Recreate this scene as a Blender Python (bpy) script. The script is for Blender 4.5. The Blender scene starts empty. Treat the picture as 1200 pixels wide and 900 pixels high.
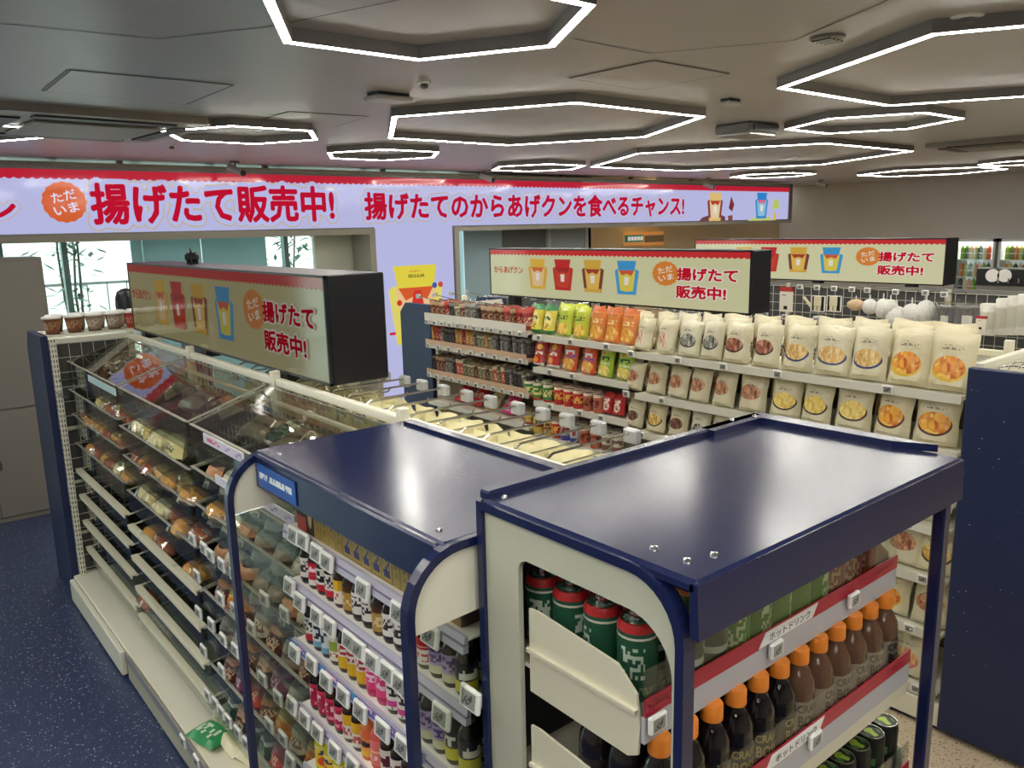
import bpy, math, random
from mathutils import Vector, Matrix
random.seed(7)
scene = bpy.context.scene
col = scene.collection
PI = math.pi
R = math.radians

# ------------------------------------------------------------------ camera, world, exposure
CAM_H = 1.84
FPX = 939.0
_a, _b, _c = R(39.44), R(-11.02), R(-1.32)
_fw = Vector((math.sin(_a)*math.cos(_b), math.cos(_a)*math.cos(_b), math.sin(_b)))
_r0 = Vector((math.cos(_a), -math.sin(_a), 0))
_u0 = _r0.cross(_fw)
_r = _r0*math.cos(_c) + _u0*math.sin(_c)
_u = _u0*math.cos(_c) - _r0*math.sin(_c)
cam_d = bpy.data.cameras.new('camera')
cam_d.sensor_width = 36.0
cam_d.lens = FPX/1200*36
cam_d.clip_start = 0.02
cam = bpy.data.objects.new('camera', cam_d)
col.objects.link(cam)
cam.matrix_world = Matrix(((_r.x, _u.x, -_fw.x, 0), (_r.y, _u.y, -_fw.y, 0), (_r.z, _u.z, -_fw.z, CAM_H), (0, 0, 0, 1)))
scene.camera = cam

world = bpy.data.worlds.new('daylight')
scene.world = world
world.use_nodes = True
_bg = world.node_tree.nodes['Background']
_bg.inputs[0].default_value = (1.0, 0.99, 0.98, 1)
_bg.inputs[1].default_value = 5.0
vs = scene.view_settings
vs.view_transform = 'Standard'
vs.look = 'None'
vs.exposure = 0.0
vs.gamma = 1.0
vs.use_curve_mapping = False
HEX_POWER = 60.0          # emission of the hexagonal ceiling lamps

def ray(px, py):
    return _r*(px-600) - _u*(py-450) + _fw*FPX
def at_x(px, py, x):
    v = ray(px, py); return Vector((0, 0, CAM_H)) + v*(x/v.x)
def at_y(px, py, y):
    v = ray(px, py); return Vector((0, 0, CAM_H)) + v*(y/v.y)
def at_z(px, py, z):
    v = ray(px, py); return Vector((0, 0, CAM_H)) + v*((z-CAM_H)/v.z)

# ------------------------------------------------------------------ materials
def lin(c):
    out = []
    for v in c[:3]:
        v = v/255.0
        out.append(v/12.92 if v <= 0.04045 else ((v+0.055)/1.055)**2.4)
    return (out[0], out[1], out[2], 1)
_mats = {}
def mat(name, c=(200, 200, 200), rough=.5, metal=0, noise=0.0, nscale=30, bump=0.0, emit=0.0, coat=0.0, spec=None):
    if name in _mats: return _mats[name]
    m = bpy.data.materials.new(name); m.use_nodes = True
    nt = m.node_tree; p = nt.nodes['Principled BSDF']
    p.inputs['Base Color'].default_value = lin(c)
    p.inputs['Roughness'].default_value = rough
    p.inputs['Metallic'].default_value = metal
    if spec is not None: p.inputs['Specular IOR Level'].default_value = spec
    if coat: p.inputs['Coat Weight'].default_value = coat; p.inputs['Coat Roughness'].default_value = .05
    if emit:
        p.inputs['Emission Color'].default_value = lin(c); p.inputs['Emission Strength'].default_value = emit
    tc = None
    if noise or bump:
        tc = nt.nodes.new('ShaderNodeTexCoord'); n = nt.nodes.new('ShaderNodeTexNoise')
        n.inputs['Scale'].default_value = nscale; n.inputs['Detail'].default_value = 4
        nt.links.new(tc.outputs['Object'], n.inputs['Vector'])
        if noise:
            mx = nt.nodes.new('ShaderNodeMix'); mx.data_type = 'RGBA'; mx.blend_type = 'MULTIPLY'
            rp = nt.nodes.new('ShaderNodeMapRange')
            rp.inputs[1].default_value = .3; rp.inputs[2].default_value = .7
            rp.inputs[3].default_value = 1-noise; rp.inputs[4].default_value = 1.0
            nt.links.new(n.outputs['Fac'], rp.inputs[0])
            mx.inputs[0].default_value = 1; mx.inputs[6].default_value = lin(c)
            nt.links.new(rp.outputs[0], mx.inputs[7])
            nt.links.new(mx.outputs[2], p.inputs['Base Color'])
        if bump:
            b = nt.nodes.new('ShaderNodeBump'); b.inputs['Strength'].default_value = bump; b.inputs['Distance'].default_value = .01
            nt.links.new(n.outputs['Fac'], b.inputs['Height']); nt.links.new(b.outputs[0], p.inputs['Normal'])
    _mats[name] = m
    return m
def clear_mat(name, tint=(240, 245, 243), rough=.05, base=.04, edge=.6):
    """clear acrylic or film: mostly see-through, mirror-like at grazing angles"""
    if name in _mats: return _mats[name]
    m = bpy.data.materials.new(name); m.use_nodes = True
    nt = m.node_tree; nt.nodes.remove(nt.nodes['Principled BSDF']); out = nt.nodes['Material Output']
    t = nt.nodes.new('ShaderNodeBsdfTransparent'); t.inputs[0].default_value = lin(tint)
    g = nt.nodes.new('ShaderNodeBsdfGlossy'); g.inputs['Roughness'].default_value = rough
    g.inputs[0].default_value = (1, 1, 1, 1)
    lw = nt.nodes.new('ShaderNodeLayerWeight'); pw = nt.nodes.new('ShaderNodeMath'); pw.operation = 'POWER'; pw.inputs[1].default_value = 5
    nt.links.new(lw.outputs['Facing'], pw.inputs[0])
    mr = nt.nodes.new('ShaderNodeMapRange'); mr.inputs[3].default_value = base; mr.inputs[4].default_value = edge
    nt.links.new(pw.outputs[0], mr.inputs[0])
    mx = nt.nodes.new('ShaderNodeMixShader')
    nt.links.new(mr.outputs[0], mx.inputs[0]); nt.links.new(t.outputs[0], mx.inputs[1]); nt.links.new(g.outputs[0], mx.inputs[2])
    nt.links.new(mx.outputs[0], out.inputs[0])
    _mats[name] = m
    return m

class NG:
    """small helper that composes flat print over UV space"""
    def __init__(s, name, base, rough=.45, emit=0.0, coord='UV', coat=0):
        s.m = bpy.data.materials.new(name); s.m.use_nodes = True; s.nt = s.m.node_tree
        s.p = s.nt.nodes['Principled BSDF']; s.p.inputs['Roughness'].default_value = rough
        if coat: s.p.inputs['Coat Weight'].default_value = coat; s.p.inputs['Coat Roughness'].default_value = .08
        tc = s.nt.nodes.new('ShaderNodeTexCoord'); s.uv = tc.outputs['UV' if coord == 'UV' else 'Generated']
        sp = s.nt.nodes.new('ShaderNodeSeparateXYZ'); s.nt.links.new(s.uv, sp.inputs[0])
        s.u, s.v = sp.outputs[0], sp.outputs[1]
        s.c = None; s.base = lin(base); s.emit = emit
    def m_(s, op, a, b=None, c=None):
        n = s.nt.nodes.new('ShaderNodeMath'); n.operation = op
        for i, x in enumerate((a, b, c)):
            if x is None: continue
            if isinstance(x, (int, float)): n.inputs[i].default_value = x
            else: s.nt.links.new(x, n.inputs[i])
        return n.outputs[0]
    def over(s, fac, colr):
        n = s.nt.nodes.new('ShaderNodeMix'); n.data_type = 'RGBA'
        if isinstance(fac, (int, float)): n.inputs[0].default_value = fac
        else: s.nt.links.new(fac, n.inputs[0])
        if s.c is None: n.inputs[6].default_value = s.base
        else: s.nt.links.new(s.c, n.inputs[6])
        if isinstance(colr, tuple): n.inputs[7].default_value = lin(colr)
        else: s.nt.links.new(colr, n.inputs[7])
        s.c = n.outputs[2]; return s
    def rect(s, u0, u1, v0, v1):
        a = s.m_('MULTIPLY', s.m_('GREATER_THAN', s.u, u0), s.m_('LESS_THAN', s.u, u1))
        b = s.m_('MULTIPLY', s.m_('GREATER_THAN', s.v, v0), s.m_('LESS_THAN', s.v, v1))
        return s.m_('MULTIPLY', a, b)
    def ell(s, u, v, ru, rv, wob=0.0):
        a = s.m_('DIVIDE', s.m_('SUBTRACT', s.u, u), ru); b = s.m_('DIVIDE', s.m_('SUBTRACT', s.v, v), rv)
        d = s.m_('ADD', s.m_('MULTIPLY', a, a), s.m_('MULTIPLY', b, b))
        if wob:
            n = s.nt.nodes.new('ShaderNodeTexNoise'); n.inputs['Scale'].default_value = 7
            s.nt.links.new(s.uv, n.inputs['Vector'])
            d = s.m_('ADD', d, s.m_('MULTIPLY', s.m_('SUBTRACT', n.outputs['Fac'], .5), wob))
        return s.m_('LESS_THAN', d, 1.0)
    def stretched(s, su, sv):
        mp = s.nt.nodes.new('ShaderNodeMapping'); mp.inputs['Scale'].default_value = (su, sv, 1)
        s.nt.links.new(s.uv, mp.inputs[0]); return mp.outputs[0]
    def glyphs(s, u0, u1, v0, v1, su, sv, thr=.5):
        """block of print too small to read"""
        n = s.nt.nodes.new('ShaderNodeTexWhiteNoise'); n.noise_dimensions = '2D'
        fl = s.nt.nodes.new('ShaderNodeVectorMath'); fl.operation = 'FLOOR'
        s.nt.links.new(s.stretched(su, sv), fl.inputs[0]); s.nt.links.new(fl.outputs[0], n.inputs['Vector'])
        return s.m_('MULTIPLY', s.rect(u0, u1, v0, v1), s.m_('GREATER_THAN', n.outputs['Value'], thr))
    def food(s, cols, su=9, sv=9):
        v = s.nt.nodes.new('ShaderNodeTexVoronoi'); v.inputs['Scale'].default_value = 1
        s.nt.links.new(s.stretched(su, sv), v.inputs['Vector'])
        r = s.nt.nodes.new('ShaderNodeValToRGB'); r.color_ramp.interpolation = 'LINEAR'
        e = r.color_ramp.elements
        while len(e) < len(cols): e.new(.5)
        for i, c in enumerate(cols): e[i].position = .05+.75*i/(len(cols)-1); e[i].color = lin(c)
        sp = s.nt.nodes.new('ShaderNodeSeparateXYZ'); s.nt.links.new(v.outputs['Color'], sp.inputs[0])
        mix = s.m_('ADD', s.m_('MULTIPLY', sp.outputs[0], .7), s.m_('MULTIPLY', v.outputs['Distance'], .35))
        s.nt.links.new(mix, r.inputs[0]); return r.outputs[0]
    def wrinkle(s, sc=6, strength=.35):
        tc = s.nt.nodes.new('ShaderNodeTexCoord'); n = s.nt.nodes.new('ShaderNodeTexNoise'); n.inputs['Scale'].default_value = sc*6; n.inputs['Detail'].default_value = 2
        s.nt.links.new(tc.outputs['Object'], n.inputs['Vector']); b = s.nt.nodes.new('ShaderNodeBump'); b.inputs['Strength'].default_value = strength; b.inputs['Distance'].default_value = .012
        s.nt.links.new(n.outputs['Fac'], b.inputs['Height']); s.nt.links.new(b.outputs[0], s.p.inputs['Normal']); return s
    def done(s):
        if s.c is None: s.p.inputs['Base Color'].default_value = s.base
        else: s.nt.links.new(s.c, s.p.inputs['Base Color'])
        if s.emit:
            if s.c is None: s.p.inputs['Emission Color'].default_value = s.base
            else: s.nt.links.new(s.c, s.p.inputs['Emission Color'])
            s.p.inputs['Emission Strength'].default_value = s.emit
        return s.m

# ------------------------------------------------------------------ mesh builder
class MB:
    def __init__(s): s.v = []; s.f = []; s.mi = []; s.uv = []
    def quad(s, pts, mi=0, uv=None):
        b = len(s.v); s.v += [tuple(p) for p in pts]; s.f.append(tuple(range(b, b+len(pts)))); s.mi.append(mi)
        s.uv.append(uv if uv else [(0, 0), (1, 0), (1, 1), (0, 1)][:len(pts)] if len(pts) <= 4 else [(0, 0)]*len(pts))
    def box(s, x0, x1, y0, y1, z0, z1, mi=0, bev=0.0, front=None):
        """front: ('-x'|'-y'|'z', material index) gets its own slot and a 0..1 UV"""
        if bev:
            return s.bbox(x0, x1, y0, y1, z0, z1, mi, bev, front)
        P = lambda x, y, z: (x, y, z)
        F = {'-x': [P(x0, y1, z0), P(x0, y0, z0), P(x0, y0, z1), P(x0, y1, z1)],
             '+x': [P(x1, y0, z0), P(x1, y1, z0), P(x1, y1, z1), P(x1, y0, z1)],
             '-y': [P(x0, y0, z0), P(x1, y0, z0), P(x1, y0, z1), P(x0, y0, z1)],
             '+y': [P(x1, y1, z0), P(x0, y1, z0), P(x0, y1, z1), P(x1, y1, z1)],
             'z': [P(x0, y0, z1), P(x1, y0, z1), P(x1, y1, z1), P(x0, y1, z1)],
             '-z': [P(x0, y1, z0), P(x1, y1, z0), P(x1, y0, z0), P(x0, y0, z0)]}
        for k, q in F.items(): s.quad(q, front[1] if front and front[0] == k else mi)
        return s
    def bbox(s, x0, x1, y0, y1, z0, z1, mi, b, front=None):
        # chamfered box
        C = {}
        def vid(ix, iy, iz, ax):
            x, y, z = (x1 if ix else x0), (y1 if iy else y0), (z1 if iz else z0)
            sx, sy, sz = (-1 if ix else 1), (-1 if iy else 1), (-1 if iz else 1)
            if ax != 0: x += sx*b
            if ax != 1: y += sy*b
            if ax != 2: z += sz*b
            return (x, y, z)
        for ax, nm in ((0, 'x'), (1, 'y'), (2, 'z')):
            for sd in (0, 1):
                pts = []
                for (i, j) in ((0, 0), (1, 0), (1, 1), (0, 1)):
                    t = [0, 0, 0]; o = [k for k in range(3) if k != ax]
                    t[ax] = sd; t[o[0]] = i; t[o[1]] = j
                    pts.append(vid(t[0], t[1], t[2], ax))
                key = ('-' if sd == 0 else '+')+nm
                if key == '+z': key = 'z'
                uv = [(0, 0), (1, 0), (1, 1), (0, 1)]
                if key in ('-x', '+y'): uv = [(1, 0), (0, 0), (0, 1), (1, 1)]
                s.quad(pts, front[1] if front and front[0] == key else mi, uv)
        for ax in range(3):
            o = [k for k in range(3) if k != ax]
            for i in (0, 1):
                for j in (0, 1):
                    def g(e, face):
                        t = [0, 0, 0]; t[ax] = e; t[o[0]] = i; t[o[1]] = j
                        return vid(t[0], t[1], t[2], face)
                    s.quad([g(0, o[0]), g(1, o[0]), g(1, o[1]), g(0, o[1])], mi)
        for ix in (0, 1):
            for iy in (0, 1):
                for iz in (0, 1):
                    s.quad([vid(ix, iy, iz, a) for a in (0, 1, 2)], mi)
        return s
    def bar(s, p, q, r, n=6, mi=0, r2=None):
        p = Vector(p); q = Vector(q); d = (q-p)
        if d.length < 1e-6: return s
        d.normalize(); a = Vector((0, 0, 1)) if abs(d.z) < .9 else Vector((1, 0, 0))
        e1 = d.cross(a).normalized(); e2 = d.cross(e1); r2 = r if r2 is None else r2
        b = len(s.v)
        for k in range(n):
            t = 2*PI*k/n+PI/n
            o = e1*math.cos(t)+e2*math.sin(t); s.v.append(tuple(p+o*r)); s.v.append(tuple(q+o*r2))
        for k in range(n):
            k2 = (k+1) % n
            s.f.append((b+2*k, b+2*k+1, b+2*k2+1, b+2*k2)); s.mi.append(mi); s.uv.append([(0, 0), (0, 1), (1, 1), (1, 0)])
        s.f.append(tuple(b+2*k for k in range(n))); s.mi.append(mi); s.uv.append([(0, 0)]*n)
        s.f.append(tuple(b+2*k+1 for k in range(n))[::-1]); s.mi.append(mi); s.uv.append([(0, 0)]*n)
        return s
    def tube(s, pts, r, n=6, mi=0):
        for a, b in zip(pts[:-1], pts[1:]): s.bar(a, b, r, n, mi)
        return s
    def lathe(s, prof, n=14, mi=0, cx=0, cy=0, cap=True, v0=None, v1=None):
        """profile [(r,z)], UV u round, v along height"""
        b = len(s.v); zs = [z for _, z in prof]; lo = min(zs) if v0 is None else v0; hi = max(zs) if v1 is None else v1
        for r_, z in prof:
            for k in range(n):
                t = 2*PI*k/n; s.v.append((cx+r_*math.cos(t), cy+r_*math.sin(t), z))
        vv = lambda z: (z-lo)/max(1e-6, hi-lo)
        for i in range(len(prof)-1):
            for k in range(n):
                k2 = (k+1) % n
                s.f.append((b+i*n+k, b+i*n+k2, b+(i+1)*n+k2, b+(i+1)*n+k)); s.mi.append(mi)
                za, zb = vv(prof[i][1]), vv(prof[i+1][1])
                s.uv.append([(k/n, za), ((k+1)/n, za), ((k+1)/n, zb), (k/n, zb)])
        if cap:
            s.f.append(tuple(b+k for k in range(n))[::-1]); s.mi.append(mi); s.uv.append([(0, 0)]*n)
            e = b+(len(prof)-1)*n
            s.f.append(tuple(e+k for k in range(n))); s.mi.append(mi)
            s.uv.append([(.5+.5*math.cos(2*PI*k/n), .5+.5*math.sin(2*PI*k/n)) for k in range(n)])
        return s
    def prism(s, poly, axis, a0, a1, mi=0):
        """extrude a 2-D polygon along an axis; poly holds the other two coordinates in xyz order"""
        def P(u, v, a): return {'x': (a, u, v), 'y': (u, a, v), 'z': (u, v, a)}[axis]
        n = len(poly); b = len(s.v)
        s.v += [P(u, v, a0) for u, v in poly]+[P(u, v, a1) for u, v in poly]
        us = [p[0] for p in poly]; vv = [p[1] for p in poly]
        nu = lambda u: (u-min(us))/max(1e-6, max(us)-min(us)); nv = lambda v: (v-min(vv))/max(1e-6, max(vv)-min(vv))
        uvp = [(nu(u), nv(v)) for u, v in poly]
        s.f.append(tuple(range(b, b+n))[::-1]); s.mi.append(mi); s.uv.append(uvp[::-1])
        s.f.append(tuple(range(b+n, b+2*n))); s.mi.append(mi); s.uv.append(uvp)
        for k in range(n):
            k2 = (k+1) % n
            s.f.append((b+k, b+k2, b+n+k2, b+n+k)); s.mi.append(mi); s.uv.append([(0, 0), (1, 0), (1, 1), (0, 1)])
        return s
    def mesh(s, name, mats, smooth=False):
        me = bpy.data.meshes.new(name); me.from_pydata(s.v, [], s.f)
        for m in (mats if isinstance(mats, (list, tuple)) else [mats]): me.materials.append(m)
        me.polygons.foreach_set('material_index', s.mi)
        ul = me.uv_layers.new(name='UVMap'); flat = []
        for u in s.uv:
            for a in u: flat += [a[0], a[1]]
        ul.data.foreach_set('uv', flat)
        me.update()
        import bmesh
        bm = bmesh.new(); bm.from_mesh(me); bmesh.ops.remove_doubles(bm, verts=bm.verts, dist=1e-5)
        bmesh.ops.recalc_face_normals(bm, faces=bm.faces); bm.to_mesh(me); bm.free()
        if smooth: me.shade_auto() if hasattr(me, 'shade_auto') else smooth_by_angle(me)
        return me
    def obj(s, name, mats, parent=None, smooth=False):
        return link(name, s.mesh(name, mats, smooth), parent)
def smooth_by_angle(me, ang=R(40)):
    for p in me.polygons: p.use_smooth = True
    try: me.set_sharp_from_angle(angle=ang)
    except Exception: pass
def link(name, me, parent=None, loc=None, rot=None):
    o = bpy.data.objects.new(name, me); col.objects.link(o)
    if parent is not None: o.parent = parent
    if loc is not None: o.location = loc
    if rot is not None: o.rotation_euler = rot
    return o
def tag(o, label, cat, group=None):
    o['label'] = label; o['category'] = cat
    if group: o['group'] = group
    return o
def thing(name, label, cat, loc=(0, 0, 0), rz=0, group=None):
    o = bpy.data.objects.new(name, None); o.empty_display_size = .02; col.objects.link(o)
    o.location = loc; o.rotation_euler = (0, 0, rz)
    return tag(o, label, cat, group)
def struct(name, mb, m, parent=None):
    o = mb.obj(name, m, parent)
    if parent is None: o['kind'] = 'structure'
    return o
def stuff(o): o['kind'] = 'stuff'; return o
ORD = ['first', 'second', 'third', 'fourth', 'fifth', 'sixth', 'seventh', 'eighth', 'ninth', 'tenth', 'eleventh', 'twelfth', 'thirteenth',
       'fourteenth', 'fifteenth', 'sixteenth', 'seventeenth', 'eighteenth', 'nineteenth', 'twentieth']+['%dth' % k for k in range(21, 80)]

# text --------------------------------------------------------------
_tx = {}
def glyph_mesh(body, res=2):
    k = (body, res)
    if k in _tx: return _tx[k]
    cu = bpy.data.curves.new('lettering', 'FONT'); cu.body = body; cu.size = 1; cu.resolution_u = res
    cu.align_x = 'CENTER'; cu.align_y = 'CENTER'
    to = bpy.data.objects.new('lettering_tmp', cu); col.objects.link(to)
    dg = bpy.context.evaluated_depsgraph_get(); dg.update()
    me = bpy.data.meshes.new_from_object(to.evaluated_get(dg))
    V = [(v.co.x, v.co.y) for v in me.vertices]; F = [tuple(p.vertices) for p in me.polygons]
    bpy.data.objects.remove(to); bpy.data.curves.remove(cu); bpy.data.meshes.remove(me)
    _tx[k] = (V, F); return _tx[k]
def text_mesh(body, w, h, m, bold=.02, depth=.001, res=2, fit=None):
    """lettering fitted into w x h, lying in XY, centred on the origin; bold thickens the strokes by
    laying shifted copies of the outline over each other; fit: stroke-free size used for the scale"""
    V, F = glyph_mesh(body, res)
    xs = [v[0] for v in V]; ys = [v[1] for v in V]
    cx, cy = (min(xs)+max(xs))/2, (min(ys)+max(ys))/2; W0, H0 = max(xs)-min(xs), max(ys)-min(ys)
    if fit is None: sx = (w-0)/(W0+2*bold); sy = h/(H0+2*bold)
    else: sx, sy = fit
    n = 0 if bold <= 0 else (8 if bold < .06 else 14)
    offs = [(0, 0)]+[(bold*math.cos(2*PI*k/n), bold*math.sin(2*PI*k/n)) for k in range(n)]
    if bold >= .06: offs += [(bold*.55*math.cos(2*PI*k/8), bold*.55*math.sin(2*PI*k/8)) for k in range(8)]
    vv, ff = [], []
    for q, (ox, oy) in enumerate(offs):
        b = len(vv); vv += [((x-cx+ox)*sx, (y-cy+oy)*sy, 0) for x, y in V]; ff += [tuple(b+i for i in f) for f in F]
    me = bpy.data.meshes.new('lettering'); me.from_pydata(vv, [], ff); me.materials.append(m); me.update()
    me['sx'] = sx; me['sy'] = sy
    return me
# ------------------------------------------------------------------ shared materials
M_NAVY = mat('navy_lacquer', (26, 34, 72), .2, spec=.5)
M_NAVYP = mat('navy_panel', (27, 40, 80), .42)
M_CREAM = mat('cream_steel', (234, 231, 212), .4)
M_CREAMD = mat('cream_steel_dull', (190, 186, 165), .45)
M_WIRE = mat('pale_wire', (205, 203, 190), .35, metal=.2)
M_STEEL = mat('bright_steel', (200, 200, 200), .2, metal=1)
M_BLACK = mat('black_plastic', (18, 20, 26), .35)
M_BLACKG = mat('black_gloss', (10, 11, 15), .12)
M_WHITE = mat('white_plastic', (235, 236, 232), .35)
M_LILAC = mat('lilac_rail', (188, 186, 205), .3)
M_GREYM = mat('grey_metal', (128, 126, 122), .35, metal=.6)
M_DGREY = mat('dark_grey', (60, 60, 60), .5)
M_MGREY = mat('mid_grey', (120, 119, 116), .5)
M_ACRY = clear_mat('clear_acrylic', (238, 242, 239), .03, .035, .8)
M_FILM = clear_mat('clear_film', (244, 244, 240), .10, .10, .8)
M_LID = clear_mat('clear_lid', (214, 214, 204), .02, .05, .9)
M_GLASS = clear_mat('window_glass', (226, 242, 240), .01, .04, .6)
M_FROST = mat('teal_frosted_glass', (146, 176, 180), .35)
_nt = M_FROST.node_tree; _tl = _nt.nodes.new('ShaderNodeBsdfTranslucent'); _tl.inputs[0].default_value = lin((176, 200, 203)); _mx = _nt.nodes.new('ShaderNodeMixShader'); _mx.inputs[0].default_value = .45
_nt.links.new(_nt.nodes['Principled BSDF'].outputs[0], _mx.inputs[1]); _nt.links.new(_tl.outputs[0], _mx.inputs[2]); _nt.links.new(_mx.outputs[0], _nt.nodes['Material Output'].inputs[0])

# ------------------------------------------------------------------ the setting
ZC = 2.39
YL = 6.5          # plane of the LED wall
YG = 6.95         # glass front behind it
XW = 12.0
def floor_mat(name, base, speck, dark, sc, rough, dens=.12):
    m = bpy.data.materials.new(name); m.use_nodes = True; nt = m.node_tree; p = nt.nodes['Principled BSDF']
    p.inputs['Roughness'].default_value = rough
    tc = nt.nodes.new('ShaderNodeTexCoord')
    v = nt.nodes.new('ShaderNodeTexVoronoi'); v.inputs['Scale'].default_value = sc; nt.links.new(tc.outputs['Object'], v.inputs['Vector'])
    v2 = nt.nodes.new('ShaderNodeTexVoronoi'); v2.inputs['Scale'].default_value = sc*1.7; nt.links.new(tc.outputs['Object'], v2.inputs['Vector'])
    n = nt.nodes.new('ShaderNodeTexNoise'); n.inputs['Scale'].default_value = 3.0; nt.links.new(tc.outputs['Object'], n.inputs['Vector'])
    def cmp(sock, thr, op='LESS_THAN'):
        q = nt.nodes.new('ShaderNodeMath'); q.operation = op; q.inputs[1].default_value = thr; nt.links.new(sock, q.inputs[0]); return q.outputs[0]
    def sep(sock):
        q = nt.nodes.new('ShaderNodeSeparateXYZ'); nt.links.new(sock, q.inputs[0]); return q.outputs
    def mul(a, b):
        q = nt.nodes.new('ShaderNodeMath'); q.operation = 'MULTIPLY'; nt.links.new(a, q.inputs[0]); nt.links.new(b, q.inputs[1]); return q.outputs[0]
    def mix(f, a, b):
        q = nt.nodes.new('ShaderNodeMix'); q.data_type = 'RGBA'; nt.links.new(f, q.inputs[0])
        for i, c in ((6, a), (7, b)):
            if isinstance(c, tuple): q.inputs[i].default_value = lin(c)
            else: nt.links.new(c, q.inputs[i])
        return q.outputs[2]
    c = mix(n.outputs['Fac'], base, dark)
    c = mix(mul(cmp(v.outputs['Distance'], .30), cmp(sep(v.outputs['Color'])[0], dens)), c, speck)
    c = mix(mul(cmp(v2.outputs['Distance'], .32), cmp(sep(v2.outputs['Color'])[1], dens*.7)), c, tuple(max(0, k-40) for k in speck))
    nt.links.new(c, p.inputs['Base Color'])
    return m
M_FLN = floor_mat('navy_speckled_vinyl', (52, 66, 102), (215, 222, 232), (44, 56, 88), 120, .30)
M_FLB = floor_mat('beige_terrazzo', (206, 190, 164), (120, 104, 84), (196, 178, 150), 85, .35, .4)
f1 = MB(); f1.quad([(-3, -4, 0), (1.08, -4, 0), (1.08, YG, 0), (-3, YG, 0)])
struct('floor', f1, M_FLN)
f2 = MB(); f2.quad([(1.08, -4, 0), (XW, -4, 0), (XW, YG, 0), (1.08, YG, 0)])
struct('floor', f2, M_FLB)
M_CEIL = mat('ceiling_paint', (170, 165, 164), .36)
c1 = MB(); c1.box(-3, XW, -4, YG+.5, ZC, ZC+.1)
ceil = struct('ceiling', c1, M_CEIL)
M_WALLG = mat('grey_wall', (196, 192, 184), .6, noise=.08, nscale=2)
w = MB(); w.box(XW, XW+.1, -4, 9, 0, ZC); struct('wall_right', w, M_WALLG)
w = MB(); w.box(-3.1, -3, -4, YG, 0, ZC); struct('wall_left', w, mat('pale_wall', (175, 172, 168), .6))
w = MB(); w.box(-3, XW, -4.1, -4, 0, ZC); struct('wall_back', w, mat('pale_wall'))
# ceiling seams and hatch outlines
def seam(pts, wd=.008, name='trim_1', m=None, closed=False):
    q = [at_z(px, py, ZC) for px, py in pts]
    if closed: q.append(q[0])
    b = MB()
    for a, c in zip(q[:-1], q[1:]):
        d = (c-a); n = Vector((-d.y, d.x, 0)).normalized()*wd/2
        b.quad([(a.x-n.x, a.y-n.y, ZC-.0015), (c.x-n.x, c.y-n.y, ZC-.0015), (c.x+n.x, c.y+n.y, ZC-.0015), (a.x+n.x, a.y+n.y, ZC-.0015)])
    return struct(name, b, m or M_DGREY)
seam([(-60, 18), (0, 27), (185, 45), (313, 31), (560, -20)], .006)
seam([(672, 45), (763, 62), (930, 47), (1033, 3), (1060, -12)], .006, 'trim_2')
M_SEAM = mat('ceiling_hatch_edge', (84, 82, 80), .5)
for k, pts in enumerate([[(50, 106), (81, 81), (274, 99), (218, 122)], [(308, 139), (338, 130), (432, 136), (388, 149)], [(666, 91), (766, 70), (855, 86), (752, 105)]]):
    seam(pts, .012, 'trim_%d' % (k+3), M_SEAM, True)
# hatch doors: a slightly proud panel inside each outline
for k, pts in enumerate([[(50, 106), (81, 81), (274, 99), (218, 122)], [(308, 139), (338, 130), (432, 136), (388, 149)], [(666, 91), (766, 70), (855, 86), (752, 105)]]):
    q = [at_z(px, py, ZC) for px, py in pts]; c = sum(q, Vector())/4
    poly = [((p.x-c.x)*.97+c.x, (p.y-c.y)*.97+c.y) for p in q]
    b = MB(); b.prism(poly, 'z', ZC-.003, ZC+.001); struct('trim_%d' % (k+6), b, M_CEIL)

# hexagonal ceiling lamps ------------------------------------------------
M_STRIP = mat('lamp_diffuser', (255, 251, 240), .5, emit=HEX_POWER)
M_HOUS = mat('lamp_housing', (128, 125, 123), .4)
ZH = 2.35
def hexlamp(cx, cy, r, label, rot=0, wdt=.028):
    t = thing('hexagon_ceiling_lamp', label, 'lamp', (cx, cy, ZH), 0, 'hexagonal ceiling lamps')
    V = [Vector((r*math.cos(PI/3*k+rot), r*math.sin(PI/3*k+rot), 0)) for k in range(6)]
    for k in range(6):
        a, b = V[k], V[(k+1) % 6]
        ai, ao, bi, bo = a*(1-wdt/2/r*1.15), a*(1+wdt/2/r*1.15), b*(1-wdt/2/r*1.15), b*(1+wdt/2/r*1.15)
        h = MB(); h.prism([(ao.x, ao.y), (bo.x, bo.y), (bi.x, bi.y), (ai.x, ai.y)], 'z', .0015, ZC-ZH)
        h.obj('housing', M_HOUS, t)
        ai, ao, bi, bo = a*(1-wdt*.44/r), a*(1+wdt*.44/r), b*(1-wdt*.44/r), b*(1+wdt*.44/r)
        h = MB(); h.prism([(ao.x, ao.y), (bo.x, bo.y), (bi.x, bi.y), (ai.x, ai.y)], 'z', 0, .0015)
        h.obj('light_bar', M_STRIP, t)
    return t
HX = [(1.235, 1.805, .425, 'glowing hexagon lamp cut off by the top edge, nearest over the aisle'),
      (2.906, 3.29, .86, 'large glowing hexagon lamp in the middle of the ceiling'),
      (3.355, 1.09, .88, 'large glowing hexagon lamp running out of the top right corner'),
      (1.74, 4.30, .41, 'small glowing hexagon lamp left of centre, right of the air conditioner'),
      (2.98, 4.96, .41, 'small glowing hexagon lamp right behind the LED band camera'),
      (4.43, 2.25, .435, 'small glowing hexagon lamp at right, beneath the corner hexagon'),
      (5.85, 4.06, 1.27, 'widest flat-looking hexagon lamp towards the right back')]
p = at_z(62, 161, ZH); HX.append((p.x-.40, p.y-.02, .40, 'small glowing hexagon lamp cut by the left edge'))
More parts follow.
